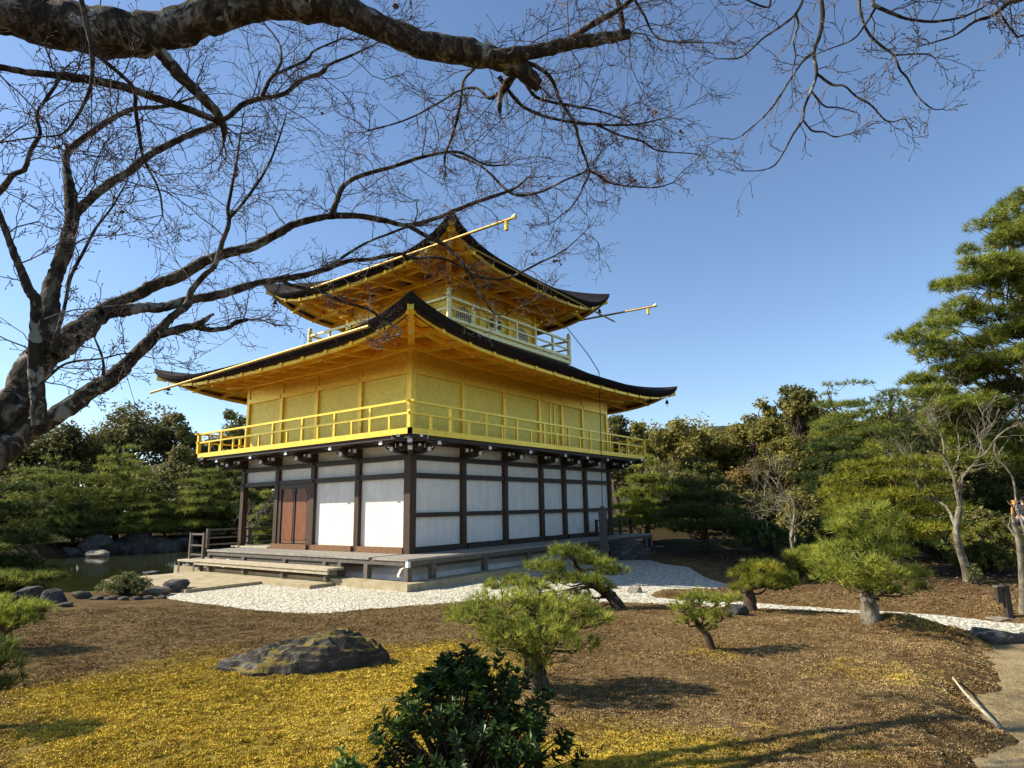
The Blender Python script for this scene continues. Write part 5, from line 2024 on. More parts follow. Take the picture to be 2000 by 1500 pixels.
bare_tree('pale leafless tree with a lichen spotted forked trunk right of the drooping pine', (1893, 1137), 800, 81, 0.085, 0.80, 4, 3, 'pale_bark', 0.3, [(1885, 1105), (1872, 1065), (1868, 1030), (1875, 990)])
bare_tree('low spreading leafless tree with pale branches left of the yellow green pine', (1562, 1118), 905, 82, 0.065, 1.15, 4, 3, 'pale_bark', 0.25, [(1552, 1085), (1545, 1050)])
bare_tree('thin reddish leafless shrub behind the round topped pine', (1432, 1140), 1080, 83, 0.03, 1.2, 3, 4, 'twig_bark', 0.15)
bare_tree('slender pale leafless tree glimpsed through the open veranda', (492, 1050), 955, 84, 0.16, 0.9, 4, 3, 'pale_bark', 0.45, depth=41)
bare_tree('leafless greyish tree among the boughs of the tallest pine', (1990, 1060), 650, 85, 0.035, 1.0, 4, 3, 'pale_bark', 0.6, depth=19)
bare_tree('grey leafless tree on the far bank beside the russet tree', (1490, 1050), 850, 87, 0.12, 0.9, 4, 3, 'pale_bark', 0.4, depth=41)
bare_tree('curved pale trunk with lichen at the right edge in front of the walkers', (1999, 1198), 900, 86, 0.055, 0.6, 2, 2, 'pale_bark', 0.8, [(1998, 1150), (1994, 1090), (1988, 1045), (1980, 1022)])

# ------------------------------------------------------------------ shrubs
def leafy_shrub(label, p, h, w, seed, mat, leaf, whorls, per=8, name='shrub', cat='shrub', barkmat='twig_bark', group=None, up=0.7):
    """stems that fork towards whorls of leaves"""
    R = np.random.default_rng(seed)
    BV, BF, bn = [], [], 0
    P, A = [], []
    for i in range(whorls):
        f = R.uniform(0.12, 1.0) ** 0.7
        a = R.uniform(0, 6.283)
        prof = math.sin(min(1.0, (1.06 - f)) * 2.3) if f > 0.35 else 0.95
        rr = w / 2 * max(0.1, prof) * math.sqrt(R.uniform(0.15, 1)) * (1 + 0.2 * math.sin(3 * a + seed))
        tip = np.array([rr * math.cos(a), rr * math.sin(a), h * f * (1 + 0.06 * math.sin(5 * a))])
        root = np.array([tip[0] * 0.12, tip[1] * 0.12, 0.0])
        mid = np.array([tip[0] * 0.45, tip[1] * 0.45, tip[2] * 0.55])
        pts = catmull([root - [0, 0, 0.03], mid + R.normal(size=3) * 0.03 * h, tip], 4)
        V, F = tube_arrays(pts, np.linspace(0.012 * h + 0.002, 0.0022, len(pts)), 4)
        BV.append(V); BF.append(F + bn); bn += len(V)
        d = unit(tip - mid + [0, 0, up * 0.2])
        for s in range(3):
            P.append(tip - d * leaf * 0.55 * s)
            A.append(d)
    P, A = np.array(P), np.array(A)
    n = len(P)
    k = per
    side = unit(np.cross(A[:, None], R.normal(size=(n, k, 3))))
    d = unit(side * R.uniform(0.7, 1.1, (n, k, 1)) + A[:, None] * R.uniform(0.25, 0.95, (n, k, 1)))
    ln = leaf * R.uniform(0.7, 1.15, (n, k, 1))
    wd = ln * 0.36
    s = unit(np.cross(d, A[:, None] + 0.3 * R.normal(size=(n, k, 3))))
    nn = np.cross(s, d)
    b = P[:, None] + np.zeros_like(d)
    Q = [b, b + d * ln * 0.5 - s * wd * 0.5 + nn * ln * 0.10, b + d * ln * 0.5 - nn * ln * 0.02, b + d * ln * 0.5 + s * wd * 0.5 + nn * ln * 0.10, b + d * ln + nn * -ln * 0.05]
    V = np.stack(Q, 2).reshape(-1, 3)
    i = np.arange(n * k)[:, None] * 5
    F = np.vstack([np.hstack([i, i + 2, i + 1]), np.hstack([i, i + 3, i + 2]), np.hstack([i + 1, i + 2, i + 4]), np.hstack([i + 2, i + 3, i + 4])])
    t = thing(name, label, cat, p, group)
    add('stems', np_mesh('stems', np.vstack(BV), np.vstack(BF), M[barkmat]), t)
    add('leaves', np_mesh('leaves', V, F, M[mat]), t)
    return t


_p = spot(905, 3.75)
leafy_shrub('dark glossy leaved shrub in the foreground at the bottom of the picture', _p, px_h(_p, 1280), 1.22, 5, 'shrub_gloss', 0.062, 300, 9, barkmat='pine_bark')
_p = spot(690, 3.35)
leafy_shrub('fresh light green shoots at the bottom left of the glossy shrub', _p, px_h(_p, 1480), 0.42, 6, 'shrub_light', 0.052, 40, 7)
_p = ground(245, 1162)
leafy_shrub('low pale leaved bush among the stones at the pond edge', _p, px_h(_p, 1120), 1.15, 7, 'shrub_pale', 0.06, 260, 7)
_p = spot(1905, 15.5)
leafy_shrub('yellowish leafy bush beside the pale forked tree', _p, px_h(_p, 1062), 1.5, 8, 'shrub_yellow', 0.085, 260, 8)
_p = ground(1905, 1140)
leafy_shrub('small broad leaved plant at the foot of the pale forked tree', _p, 0.36, 0.42, 9, 'shrub_pale', 0.075, 34, 6)
_p = spot(1560, 15.2)
leafy_shrub('low green bush behind the round topped pine', _p, 0.55, 1.1, 10, 'shrub_yellow', 0.07, 200, 7)
_p = spot(1830, 19.0)
leafy_shrub('dark low bush in the wood behind the pale forked tree', _p, 1.2, 3.4, 12, 'shrub_gloss', 0.13, 300, 8)
_p = spot(1930, 17.5)
leafy_shrub('dark low bush by the right edge behind the wooden post', _p, 1.1, 2.8, 13, 'shrub_yellow', 0.12, 260, 8)
_p = spot(1490, 22.0)
leafy_shrub('dark bush on the bank between the two leafless trees', _p, 1.0, 2.4, 14, 'shrub_gloss', 0.11, 260, 8)
_p = spot(1640, 20.0)
leafy_shrub('dark bush at the water edge behind the drooping pine', _p, 1.3, 3.0, 15, 'shrub_gloss', 0.12, 300, 8)

# ------------------------------------------------------------------ small things on the lawn and path
def short_post():
    p = ground(1972, 1208)
    t = thing('wooden_post', 'short dark wooden post with a small side board at the end of the gravel path', 'post', p)
    a = math.atan2(RTG[1], RTG[0])
    t.rotation_euler = (0, 0, a)
    h = px_h(p, 1143)
    MB().box(-0.045, 0.045, -0.045, 0.045, -0.1, h).build('post', M['sign_wood'], t)
    MB().box(-0.15, -0.047, -0.03, 0.03, h * 0.48, h - 0.03).build('board', M['sign_wood'], t)
    MB().box(-0.165, -0.04, -0.06, 0.045, h - 0.028, h - 0.002).build('cap', M['grey_wood'], t)


short_post()
_a, _b = ground(1862, 1330), ground(1952, 1425)
_m = (_a + _b) / 2 + [0, 0, 0.05]
_pts = catmull([_a + [0, 0, 0.03], _m + [0.05, 0.05, 0], _b + [0, 0, 0.02]], 6)
o = MB().tube(_pts, np.linspace(0.009, 0.016, len(_pts)), 7).build('fallen_branch', M['bench_wood'])
tag(o, 'pale fallen branch lying across the edge of the lawn and the sandy path', 'branch')
_a, _b = ground(1828, 1338), ground(1850, 1355)
o = MB().tube(catmull([_a + [0, 0, .02], (_a + _b) / 2 + [0, 0, .03], _b + [0, 0, .015]], 4), 0.008, 5).build('fallen_twig', M['pale_bark'])
tag(o, 'short pale twig on the lawn left of the fallen branch', 'branch')


def scatter_lawn():
    """moss tips and dead grass over the nearer lawn"""
    R = np.random.default_rng(12)
    N = 560000
    d = 2.6 * (15.0 / 2.6) ** R.uniform(0, 1, N)
    a = math.radians(YAW) + np.radians(R.uniform(-43, 43, N))
    X, Y = CAM[0] + d * np.cos(a), CAM[1] + d * np.sin(a)
    ok = (sdist(GRAVEL, X, Y) > 0.02) & (sdist(PATH, X, Y) > 0.05) & (sdist(POND, X, Y) > 0.3)
    X, Y, d = X[ok], Y[ok], d[ok]
    n = len(X)
    Z = H(X, Y)
    P = np.stack([X, Y, Z - 0.003], -1)
    m = moss_amount(X, Y, MOSS_POLYS)
    cl = 0.6 * vnoise(X, Y, 9, 31) + 0.4 * vnoise(X, Y, 21, 32)
    kp = cl > R.uniform(0.12, 0.48, n)
    P, m, d, cl = P[kp], m[kp], d[kp], cl[kp]
    n = len(P)
    P[:, 2] += 0.022 * (cl - 0.35) + 0.012 * m * cl
    size = 0.72 * (0.6 + 0.8 * cl) * (0.007 + 0.0014 * d) * (0.8 + 0.4 * m) * R.uniform(0.6, 1.35, n)
    k = 3
    A = unit(R.normal(size=(n, k, 3)) * [0.9, 0.9, 0.25] + [0, 0, 0.75])
    s = unit(np.cross(A, R.normal(size=(n, k, 3)))) * (size * 0.46)[:, None, None]
    b = P[:, None] + R.normal(size=(n, k, 3)) * (size * 0.35)[:, None, None] * [1, 1, 0.1]
    V = np.stack([b - s, b + s, b + A * size[:, None, None]], 2).reshape(-1, 3)
    F = np.arange(len(V)).reshape(-1, 3)
    me = np_mesh('moss', V, F, M['moss_tuft'], False, {'moss': np.repeat(m, 3 * k)})
    tag(add('moss', me), 'short golden and brown moss tips covering the lawn', 'moss', kind='stuff')
    # pale bits of dead leaf
    for nm, cnt, lab, mat, cond, sz in (('leaf_litter', 11000, 'pale dry leaf bits strewn over the brown lawn', 'litter', lambda x, y, mm: (mm < 0.35), 0.0095),
                                        ('fallen_leaves', 5000, 'reddish fallen leaves under the pines on the right', 'red_litter', None, 0.05)):
        if cond is not None:
            d = 3.0 * (12.0 / 3.0) ** R.uniform(0, 1, cnt)
            a = math.radians(YAW) + np.radians(R.uniform(-43, 12, cnt))
            X, Y = CAM[0] + d * np.cos(a), CAM[1] + d * np.sin(a)
            ok = cond(X, Y, moss_amount(X, Y, MOSS_POLYS)) & (sdist(GRAVEL, X, Y) > 0.0)
        else:
            d = R.uniform(13, 24, cnt)
            a = math.radians(YAW) + np.radians(R.uniform(-41, -15, cnt))
            X, Y = CAM[0] + d * np.cos(a), CAM[1] + d * np.sin(a)
            ok = (sdist(GRAVEL, X, Y) > 0.3) & (sdist(POND, X, Y) > 0.3)
        X, Y = X[ok], Y[ok]
        n = len(X)
        P = np.stack([X, Y, H(X, Y) + 0.012], -1)
        Nn = unit(R.normal(size=(n, 3)) * [0.5, 0.5, 0.3] + [0, 0, 1])
        V, F = leaf_cards(P, Nn, sz * 1.6, sz, R)
        tag(add(nm, np_mesh(nm, V, F, M[mat])), lab, 'leaves', kind='stuff')


scatter_lawn()


# ------------------------------------------------------------------ the leafless maple that frames the view
DEPTH_SCALE = [1.13]


def limb_pts(pts, d0, d1):
    """limb: list of (px, py, thickness px); the depth runs from d0 to d1 along it"""
    A = np.array([p[:2] for p in pts], float)
    W = np.array([p[2] for p in pts], float)
    s = np.concatenate([[0], np.cumsum(np.hypot(*np.diff(A, axis=0).T))])
    D = (d0 + (d1 - d0) * s / s[-1]) * DEPTH_SCALE[0]
    P = np.array([at(x, y, d) for (x, y), d in zip(A, D)])
    r = W / 2 * D / FPX
    return P, r


def dense(P, r, n=6):
    C = catmull(P, n)
    t = np.linspace(0, len(P) - 1, len(C))
    return C, np.interp(t, np.arange(len(P)), r)


class Maple:
    def __init__(s, label, base, seed, group='maples that frame the view'):
        s.R = np.random.default_rng(seed)
        s.root = thing('maple_tree', label, 'tree', base, group)
        s.base = np.array(base)
        s.V, s.F, s.n = [], [], 0
        s.Lv, s.Ln = [], []
        s.count = 0
        s.tips = []

    def limb(s, pts, d0, d1, sides=10, spawn=None, name='limb', knobs=True, world_pts=None):
        P, r = limb_pts(pts, d0, d1)
        if world_pts is not None:
            P = np.vstack([world_pts[0], P])
            r = np.concatenate([world_pts[1], r])
        C, rr = dense(P, r)
        R = s.R
        if knobs:
            nz_ = R.normal(size=len(rr)); nz_ = np.convolve(np.pad(nz_, 2, 'edge'), np.ones(5) / 5, 'valid'); rr = rr * (1 + 0.11 * nz_)
            C = C + R.normal(size=C.shape) * rr[:, None] * 0.05
        V, F = tube_arrays(C, rr, sides)
        V = V + R.normal(size=V.shape) * np.repeat(rr, sides)[:, None] * 0.045
        k = sides
        caps = np.array([list(range(len(V) - k, len(V)))])
        o = add(name, np_mesh(name, V - s.base, [F, caps], M['maple_bark'], True), s.root)
        if spawn:
            s.sprout_along(C, rr, *spawn)
        return C, rr

    def sprout_along(s, C, rr, spacing, L0, L1, start=0.0, bias=(0, 0, 0), levels=2):
        R = s.R
        seg = np.linalg.norm(np.diff(C, axis=0), axis=1)
        cum = np.concatenate([[0], np.cumsum(seg)])
        t = cum[-1] * start
        while t < cum[-1]:
            i = min(len(C) - 2, int(np.searchsorted(cum, t) - 1) if t > 0 else 0)
            i = max(i, 0)
            p = C[i] + (C[i + 1] - C[i]) * ((t - cum[i]) / max(seg[i], 1e-6))
            d = unit(C[i + 1] - C[i])
            side = unit(np.cross(d, R.normal(size=3)))
            # most shoots lie roughly across the line of sight of their limb, as flat maple sprays do
            nd = unit(d * R.uniform(0.2, 0.9) + side * R.uniform(0.6, 1.0) + np.array(bias) * 0.5)
            L = R.uniform(L0, L1)
            s.twig(p, nd, L, min(rr[i] * 0.5, 0.0032 + 0.0042 * L), levels)
            t += spacing * 1.7 * R.uniform(0.4, 1.6)
        # the end of a limb breaks up into twigs
        d = unit(C[-1] - C[-3])
        for k in range(3):
            s.twig(C[-1], unit(d + 0.45 * R.normal(size=3)), R.uniform(L0, L1) * 0.8, min(rr[-1] * 0.8, 0.006), levels)

    def twig(s, p, d, L, r, lev):
        R = s.R
        n = 5 if lev > 0 else 3
        P = [p]
        for i in range(n):
            d = unit(d + R.normal(size=3) * (0.24 if lev > 0 else 0.16) + [0, 0, 0.03])
            P.append(P[-1] + d * L / n)
        P = np.array(P)
        r = max(r, 0.0022)
        r1 = max(r * 0.55, 0.0019)
        V, F = tube_arrays(P, np.linspace(r, r1, n + 1), 4 if lev > 1 else 3)
        s.V.append(V); s.F.append(F + s.n); s.n += len(V)
        s.count += 1
        if lev <= 0:
            s.tips.append(P[-1])
            # a swollen bud at the tip
            V, F = tube_arrays([P[-1] - d * 0.004, P[-1] + d * 0.004, P[-1] + d * 0.012], [0.0022, 0.0040, 0.0012], 4)
            s.V.append(V); s.F.append(F + s.n); s.n += len(V)
            return
        for i in range(1, n + 1):
            dd = unit(P[i] - P[i - 1])
            m = 2 if (i == n or R.uniform() < 0.25) else 1
            if i < n and R.uniform() < 0.30:
                continue
            side = unit(np.cross(dd, R.normal(size=3)))
            for k in range(m):
                sg = side if k == 0 else -side
                nd = unit(dd * R.uniform(0.6, 1.0) + sg * R.uniform(0.45, 0.8))
                s.twig(P[i], nd, L * R.uniform(0.30, 0.60) * (1.0 if lev > 1 else 0.7), r * (1 - 0.4 * i / n) * 0.7, lev - 1)

    def leaves(s, count):
        R = s.R
        P, N = [], []
        for q in R.choice(len(s.tips), count, replace=False):
            c = s.tips[q]
            for k in range(5):
                P.append(c + R.normal(size=3) * 0.02)
                N.append(R.normal(size=3))
        V, F = leaf_cards(np.array(P), np.array(N), 0.045, 0.035, R)
        add('dead_leaves', np_mesh('dead_leaves', V - s.base, F, M['red_litter']), s.root)

    def finish(s):
        me = np_mesh('twigs', np.vstack(s.V) - s.base, np.vstack(s.F), M['twig_bark'])
        o = add('twigs', me, s.root)
        o['kind'] = 'stuff'


def left_maple():
    foot = spot(-230, 4.0)
    T = Maple('great leafless maple on the left with mottled limbs arching over the whole view', foot, 5)
    # trunk outside the frame, forking into the limbs that enter the picture
    P0 = np.array([foot - [0, 0, 0.15], foot + [0, 0, 0.35]])
    w0 = (P0, np.array([0.34, 0.27]))
    T.limb([(-215, 1130, 118), (-185, 1010, 110), (-150, 900, 100)], 3.55, 3.6, 14, None, 'trunk', True, w0)
    # top limb
    fine = (0.10, 0.25, 0.75)
    T.limb([(-185, 1010, 92), (-300, 700, 88), (-330, 350, 84), (-240, 110, 82), (-90, 30, 78), (0, 24, 80), (90, 42, 84), (180, 58, 84), (290, 66, 80), (390, 37, 66), (480, 12, 60), (600, 8, 58), (692, 28, 56), (800, 78, 52),
            (920, 104, 50), (980, 118, 42), (1020, 140, 34), (1053, 168, 27)], 3.5, 4.7, 14, (0.24, 0.25, 0.7, 0.50))
    T.limb([(965, 112, 30), (1050, 100, 27), (1100, 88, 27), (1160, 78, 24), (1228, 66, 20)], 4.55, 4.8, 10, (0.09, 0.25, 0.75))
    T.limb([(1100, 84, 14), (1160, 46, 12), (1210, 18, 11), (1245, -12, 10), (1300, -60, 9)], 4.9, 4.7, 8, (0.10, 0.3, 0.8))
    T.limb([(1212, 70, 14), (1215, 45, 12), (1208, 8, 10), (1190, -40, 8)], 5.0, 5.0, 8, (0.1, 0.3, 0.7))
    T.limb([(1010, 140, 12), (990, 165, 17), (978, 185, 14), (976, 205, 10), (977, 232, 3)], 4.85, 4.85, 8)
    T.limb([(972, 183, 9), (955, 192, 7), (930, 172, 5), (895, 178, 4), (850, 205, 4), (790, 235, 3), (720, 255, 3)], 4.85, 5.6, 6, (0.08, 0.2, 0.6))
    T.limb([(312, 100, 26), (345, 140, 25), (390, 185, 20), (425, 222, 16), (437, 250, 13), (437, 278, 5)], 3.95, 4.3, 10, (0.16, 0.25, 0.6, 0.5))
    T.limb([(-120, 110, 14), (0, 131, 13), (60, 142, 13), (150, 152, 15), (240, 170, 16), (330, 200, 15), (390, 222, 14), (437, 243, 11)], 3.7, 4.3, 8, (0.10, 0.2, 0.7))
    T.limb([(150, -40, 11), (170, 50, 11), (180, 100, 10), (178, 160, 7), (165, 200, 6), (145, 235, 5), (120, 262, 4), (70, 268, 3), (0, 278, 3)], 3.4, 3.5, 8, (0.10, 0.2, 0.55, 0.3))
    T.limb([(180, 100, 9), (235, 145, 8), (262, 175, 8), (265, 215, 7), (272, 260, 7), (280, 308, 6), (310, 370, 4), (318, 420, 3)], 3.45, 4.2, 7, (0.10, 0.2, 0.6))
    T.limb([(1015, 117, 10), (1051, 132, 8), (1078, 156, 8), (1093, 195, 7), (1120, 237, 7), (1132, 279, 6), (1150, 333, 5), (1141, 360, 4), (1120, 399, 3), (1085, 430, 2)], 4.9, 5.4, 7, (0.08, 0.25, 0.8))
    T.limb([(1150, 333, 5), (1168, 342, 5), (1192, 357, 4), (1225, 363, 3), (1279, 366, 3), (1315, 357, 2)], 5.3, 5.4, 6, (0.07, 0.15, 0.45))
    T.limb([(1025, 160, 8), (1045, 188, 7), (1080, 200, 6), (1120, 207, 5), (1168, 216, 4), (1228, 237, 3)], 4.9, 5.2, 6, (0.07, 0.2, 0.6))
    T.limb([(975, 150, 8), (1000, 186, 7), (1030, 213, 6), (1090, 234, 6), (1165, 243, 5), (1240, 243, 4), (1309, 228, 2)], 4.9, 5.2, 6, (0.07, 0.2, 0.65))
    T.limb([(1165, 243, 5), (1210, 264, 4), (1255, 276, 4), (1285, 294, 3), (1354, 300, 2)], 5.1, 5.2, 6, (0.07, 0.15, 0.5))
    T.limb([(1240, 0, 6), (1258, 30, 5), (1279, 69, 4), (1312, 81, 4), (1402, 84, 2)], 4.7, 4.9, 6, (0.07, 0.2, 0.5))
    T.limb([(925, 135, 7), (905, 160, 5), (898, 210, 5), (885, 260, 5), (870, 300, 5), (868, 320, 4)], 4.9, 5.9, 6, (0.09, 0.2, 0.6))
    # the great forked limbs of the lower left
    B, rB = T.limb([(-150, 905, 100), (-70, 850, 88), (28, 789, 66), (53, 736, 58), (85, 693, 54), (117, 676, 48), (159, 644, 42), (198, 612, 36), (247, 585, 24), (300, 559, 23), (353, 538, 22), (399, 510, 21), (442, 495, 20), (495, 481, 17), (552, 450, 15),
            (580, 436, 15), (648, 422, 13), (700, 422, 12), (748, 430, 11), (796, 440, 9), (852, 426, 8), (892, 410, 8), (932, 394, 8), (980, 378, 7), (1008, 366, 5), (1032, 346, 4)], 3.6, 6.7, 12, (0.12, 0.3, 0.85, 0.36))
    T.limb([(648, 422, 13), (655, 400, 11), (670, 365, 10), (700, 345, 9), (770, 325, 8), (820, 308, 7), (875, 297, 6), (905, 300, 5), (950, 322, 4), (990, 322, 3)], 5.6, 6.2, 8, (0.08, 0.25, 0.8))
    T.limb([(796, 440, 9), (830, 460, 9), (870, 480, 8), (900, 510, 7), (920, 535, 6), (965, 545, 5), (1000, 540, 4), (1050, 515, 4), (1100, 490, 3), (1140, 455, 2)], 6.0, 6.5, 7, (0.10, 0.2, 0.6))
    T.limb([(912, 525, 6), (930, 560, 5), (945, 585, 4), (975, 615, 3), (1040, 590, 2)], 6.2, 6.4, 6, (0.09, 0.15, 0.45))
    T.limb([(198, 612, 30), (244, 606, 23), (283, 601, 21), (318, 600, 19), (364, 587, 17), (406, 580, 17), (449, 570, 16), (495, 555, 14), (548, 545, 13), (592, 538, 12), (636, 526, 10), (680, 510, 9), (724, 506, 8), (780, 496, 7), (804, 504, 6), (860, 504, 5), (900, 520, 3)], 4.2, 6.2, 10, (0.12, 0.2, 0.65, 0.25))
    T.limb([(548, 545, 10), (572, 558, 7), (628, 570, 6), (672, 590, 6), (724, 606, 6), (748, 626, 5), (778, 640, 4), (782, 652, 4), (765, 658, 3)], 5.2, 5.7, 7, (0.10, 0.15, 0.4))
    T.limb([(630, 528, 9), (660, 510, 7), (676, 498, 6), (716, 474, 5), (756, 458, 5), (798, 442, 5)], 5.4, 5.9, 6, (0.12, 0.2, 0.55))
    T.limb([(85, 693, 50), (95, 612, 38), (99, 570, 32), (110, 534, 29), (127, 488, 27), (138, 445, 25), (141, 411, 24), (135, 360, 17), (129, 315, 13), (138, 291, 12), (180, 258, 12), (225, 228, 10), (261, 213, 9), (324, 207, 7), (380, 190, 4)], 3.85, 4.9, 12, (0.11, 0.25, 0.8, 0.3))
    T.limb([(143, 420, 22), (168, 396, 18), (210, 360, 17), (255, 333, 15), (282, 309, 14), (324, 285, 13), (375, 261, 12), (414, 246, 11), (450, 225, 10), (474, 204, 10), (510, 192, 9), (555, 183, 9), (590, 156, 8), (626, 144, 8), (644, 126, 6), (680, 111, 5), (725, 90, 3)], 4.3, 5.8, 9, (0.10, 0.25, 0.8))
    T.limb([(510, 192, 8), (530, 152, 7), (554, 138, 6), (599, 117, 6), (614, 99, 5), (668, 75, 3)], 5.2, 5.5, 6, (0.08, 0.2, 0.6))
    T.limb([(539, 140, 6), (549, 120, 5), (545, 84, 4), (518, 48, 3)], 5.3, 5.4, 6, (0.08, 0.2, 0.6))
    T.limb([(-185, 1000, 60), (-60, 945, 52), (0, 886, 46), (46, 849, 43), (88, 824, 41), (141, 792, 33), (184, 760, 31), (212, 743, 30), (247, 711, 27), (283, 676, 25), (307, 651, 21), (336, 619, 15), (367, 593, 14), (375, 566, 13), (399, 538, 12), (420, 517, 11), (435, 471, 9), (447, 435, 8),
            (445, 410, 7), (450, 381, 6), (462, 315, 5), (470, 260, 3)], 3.5, 5.2, 11, (0.13, 0.2, 0.65, 0.40))
    T.limb([(305, 655, 18), (336, 647, 16), (375, 637, 15), (389, 640, 11), (413, 644, 10), (445, 640, 9), (459, 630, 10), (484, 624, 7)], 4.35, 4.7, 8, (0.09, 0.2, 0.55))
    T.limb([(375, 637, 13), (399, 626, 11), (410, 617, 7), (418, 613, 5)], 4.45, 4.5, 7)
    T.limb([(78, 832, 28), (72, 753, 27), (69, 707, 26), (71, 647, 22), (69, 587, 18), (58, 568, 18), (39, 524, 14), (21, 478, 13), (4, 432, 11), (-25, 350, 9), (-40, 260, 6)], 3.72, 3.8, 10, (0.11, 0.2, 0.7, 0.2))
    T.limb([(-60, 420, 15), (0, 372, 12), (24, 342, 10), (48, 330, 9), (60, 294, 8), (78, 261, 7), (74, 220, 6), (108, 168, 6), (116, 148, 6)], 4.2, 3.9, 7, (0.09, 0.2, 0.6))
    T.limb([(85, 705, 7), (110, 654, 8), (127, 594, 7), (138, 541, 7), (163, 492, 6), (187, 446, 5), (219, 404, 4), (250, 350, 2)], 3.8, 4.1, 7, (0.09, 0.15, 0.5))
    T.limb([(85, 745, 6), (130, 710, 5), (200, 700, 4), (250, 690, 3), (300, 700, 2)], 3.8, 4.3, 6, (0.10, 0.15, 0.4))
    T.limb([(204, 745, 6), (200, 700, 5), (185, 660, 3)], 3.95, 4.0, 6, (0.09, 0.15, 0.35))
    T.limb([(880, 300, 5), (940, 325, 5), (1000, 378, 6), (1054, 375, 5), (1099, 354, 4), (1150, 333, 4)], 6.0, 5.3, 6, (0.08, 0.2, 0.55))
    T.limb([(444, 430, 7), (480, 390, 6), (520, 330, 5), (545, 270, 4), (560, 220, 2)], 5.0, 5.4, 6, (0.08, 0.2, 0.7))
    T.leaves(26)
    T.finish()
    return T


def right_maple():
    foot = spot(2420, 4.6)
    T = Maple('leafless maple on the right whose fine twigs hang into the top right corner', foot, 9)
    P0 = np.array([foot - [0, 0, 0.15], foot + [0, 0, 0.4]])
    T.limb([(2400, 1050, 66), (2380, 700, 62), (2400, 300, 56), (2330, 20, 46), (2200, -130, 38), (2000, -230, 30), (1800, -240, 24), (1640, -190, 17), (1575, -110, 12), (1562, -40, 8)], 4.6, 4.3, 10, None, 'trunk', True, (P0, np.array([0.22, 0.17])))
    sp = (0.13, 0.15, 0.42)
    sp1 = (0.13, 0.12, 0.35, 0.15, (0, 0, 0), 1)
    D = 4.3
    T.limb([(1640, -195, 13), (1606, -60, 9), (1604, -6, 8), (1607, 30, 8), (1601, 69, 7), (1590, 102, 6), (1595, 144, 6), (1583, 180, 5), (1571, 210, 5), (1568, 234, 5), (1550, 261, 4), (1529, 300, 3), (1511, 324, 3), (1484, 333, 2), (1452, 334, 2)], D, D, 7, sp1)
    T.limb([(1590, 102, 6), (1568, 120, 5), (1547, 150, 4), (1526, 183, 4), (1505, 213, 4), (1475, 243, 3), (1439, 270, 2), (1416, 270, 2)], D, D - .2, 6, sp1)
    T.limb([(1595, 144, 6), (1625, 165, 5), (1649, 168, 4), (1673, 189, 4), (1700, 204, 4), (1733, 237, 3), (1766, 232, 2)], D, D + .2, 6, sp1)
    T.limb([(1568, 234, 4), (1586, 255, 4), (1610, 258, 3), (1631, 267, 3), (1664, 260, 2)], D, D + .1, 6, sp1)
    T.limb([(1586, 180, 5), (1610, 207, 4), (1637, 210, 3), (1670, 219, 2)], D, D + .2, 6, sp1)
    T.limb([(1562, -40, 8), (1568, -3, 6), (1554, 27, 5), (1526, 51, 4), (1490, 75, 4), (1448, 111, 3), (1400, 115, 2)], D, D - .1, 6, sp1)
    T.limb([(1554, 27, 5), (1559, 48, 4), (1550, 81, 3), (1554, 108, 3), (1548, 135, 2)], D, D, 6, sp1)
    T.limb([(1760, -240, 14), (1700, -90, 8), (1679, -3, 6), (1685, 39, 5), (1697, 66, 5), (1718, 87, 5), (1745, 108, 4), (1757, 135, 4), (1772, 153, 4), (1787, 180, 3), (1802, 198, 3), (1823, 213, 2), (1842, 213, 2)], D, D, 7, sp1)
    T.limb([(1850, -240, 16), (1740, -90, 9), (1706, -3, 7), (1712, 12, 7), (1760, 33, 6), (1787, 39, 5), (1826, 42, 5), (1880, 33, 4), (1920, 15, 3)], D, D - .2, 7, sp)
    T.limb([(1712, 12, 5), (1688, 51, 4), (1664, 78, 3), (1610, 99, 2)], D, D - .1, 6, sp1)
    T.limb([(2240, -60, 26), (2120, -60, 18), (2003, -6, 12), (1970, 6, 9), (1940, 30, 7), (1904, 42, 6), (1865, 69, 4), (1829, 81, 3), (1796, 90, 2)], 4.4, 4.2, 7, (0.09, 0.15, 0.45))
    T.limb([(2080, 60, 6), (2000, 69, 4), (1988, 72, 4), (1970, 51, 4), (1958, 33, 4)], 4.3, 4.2, 6, sp1)
    T.limb([(1745, 108, 4), (1780, 106, 3), (1811, 106, 3), (1826, 113, 2)], D, D, 6, sp1)
    T.limb([(1560, -40, 6), (1510, -10, 4), (1500, 14, 4), (1460, 0, 3), (1440, -20, 3)], D, D, 6, sp1)
    T.finish()


left_maple()
DEPTH_SCALE[0] = 1.0
right_maple()


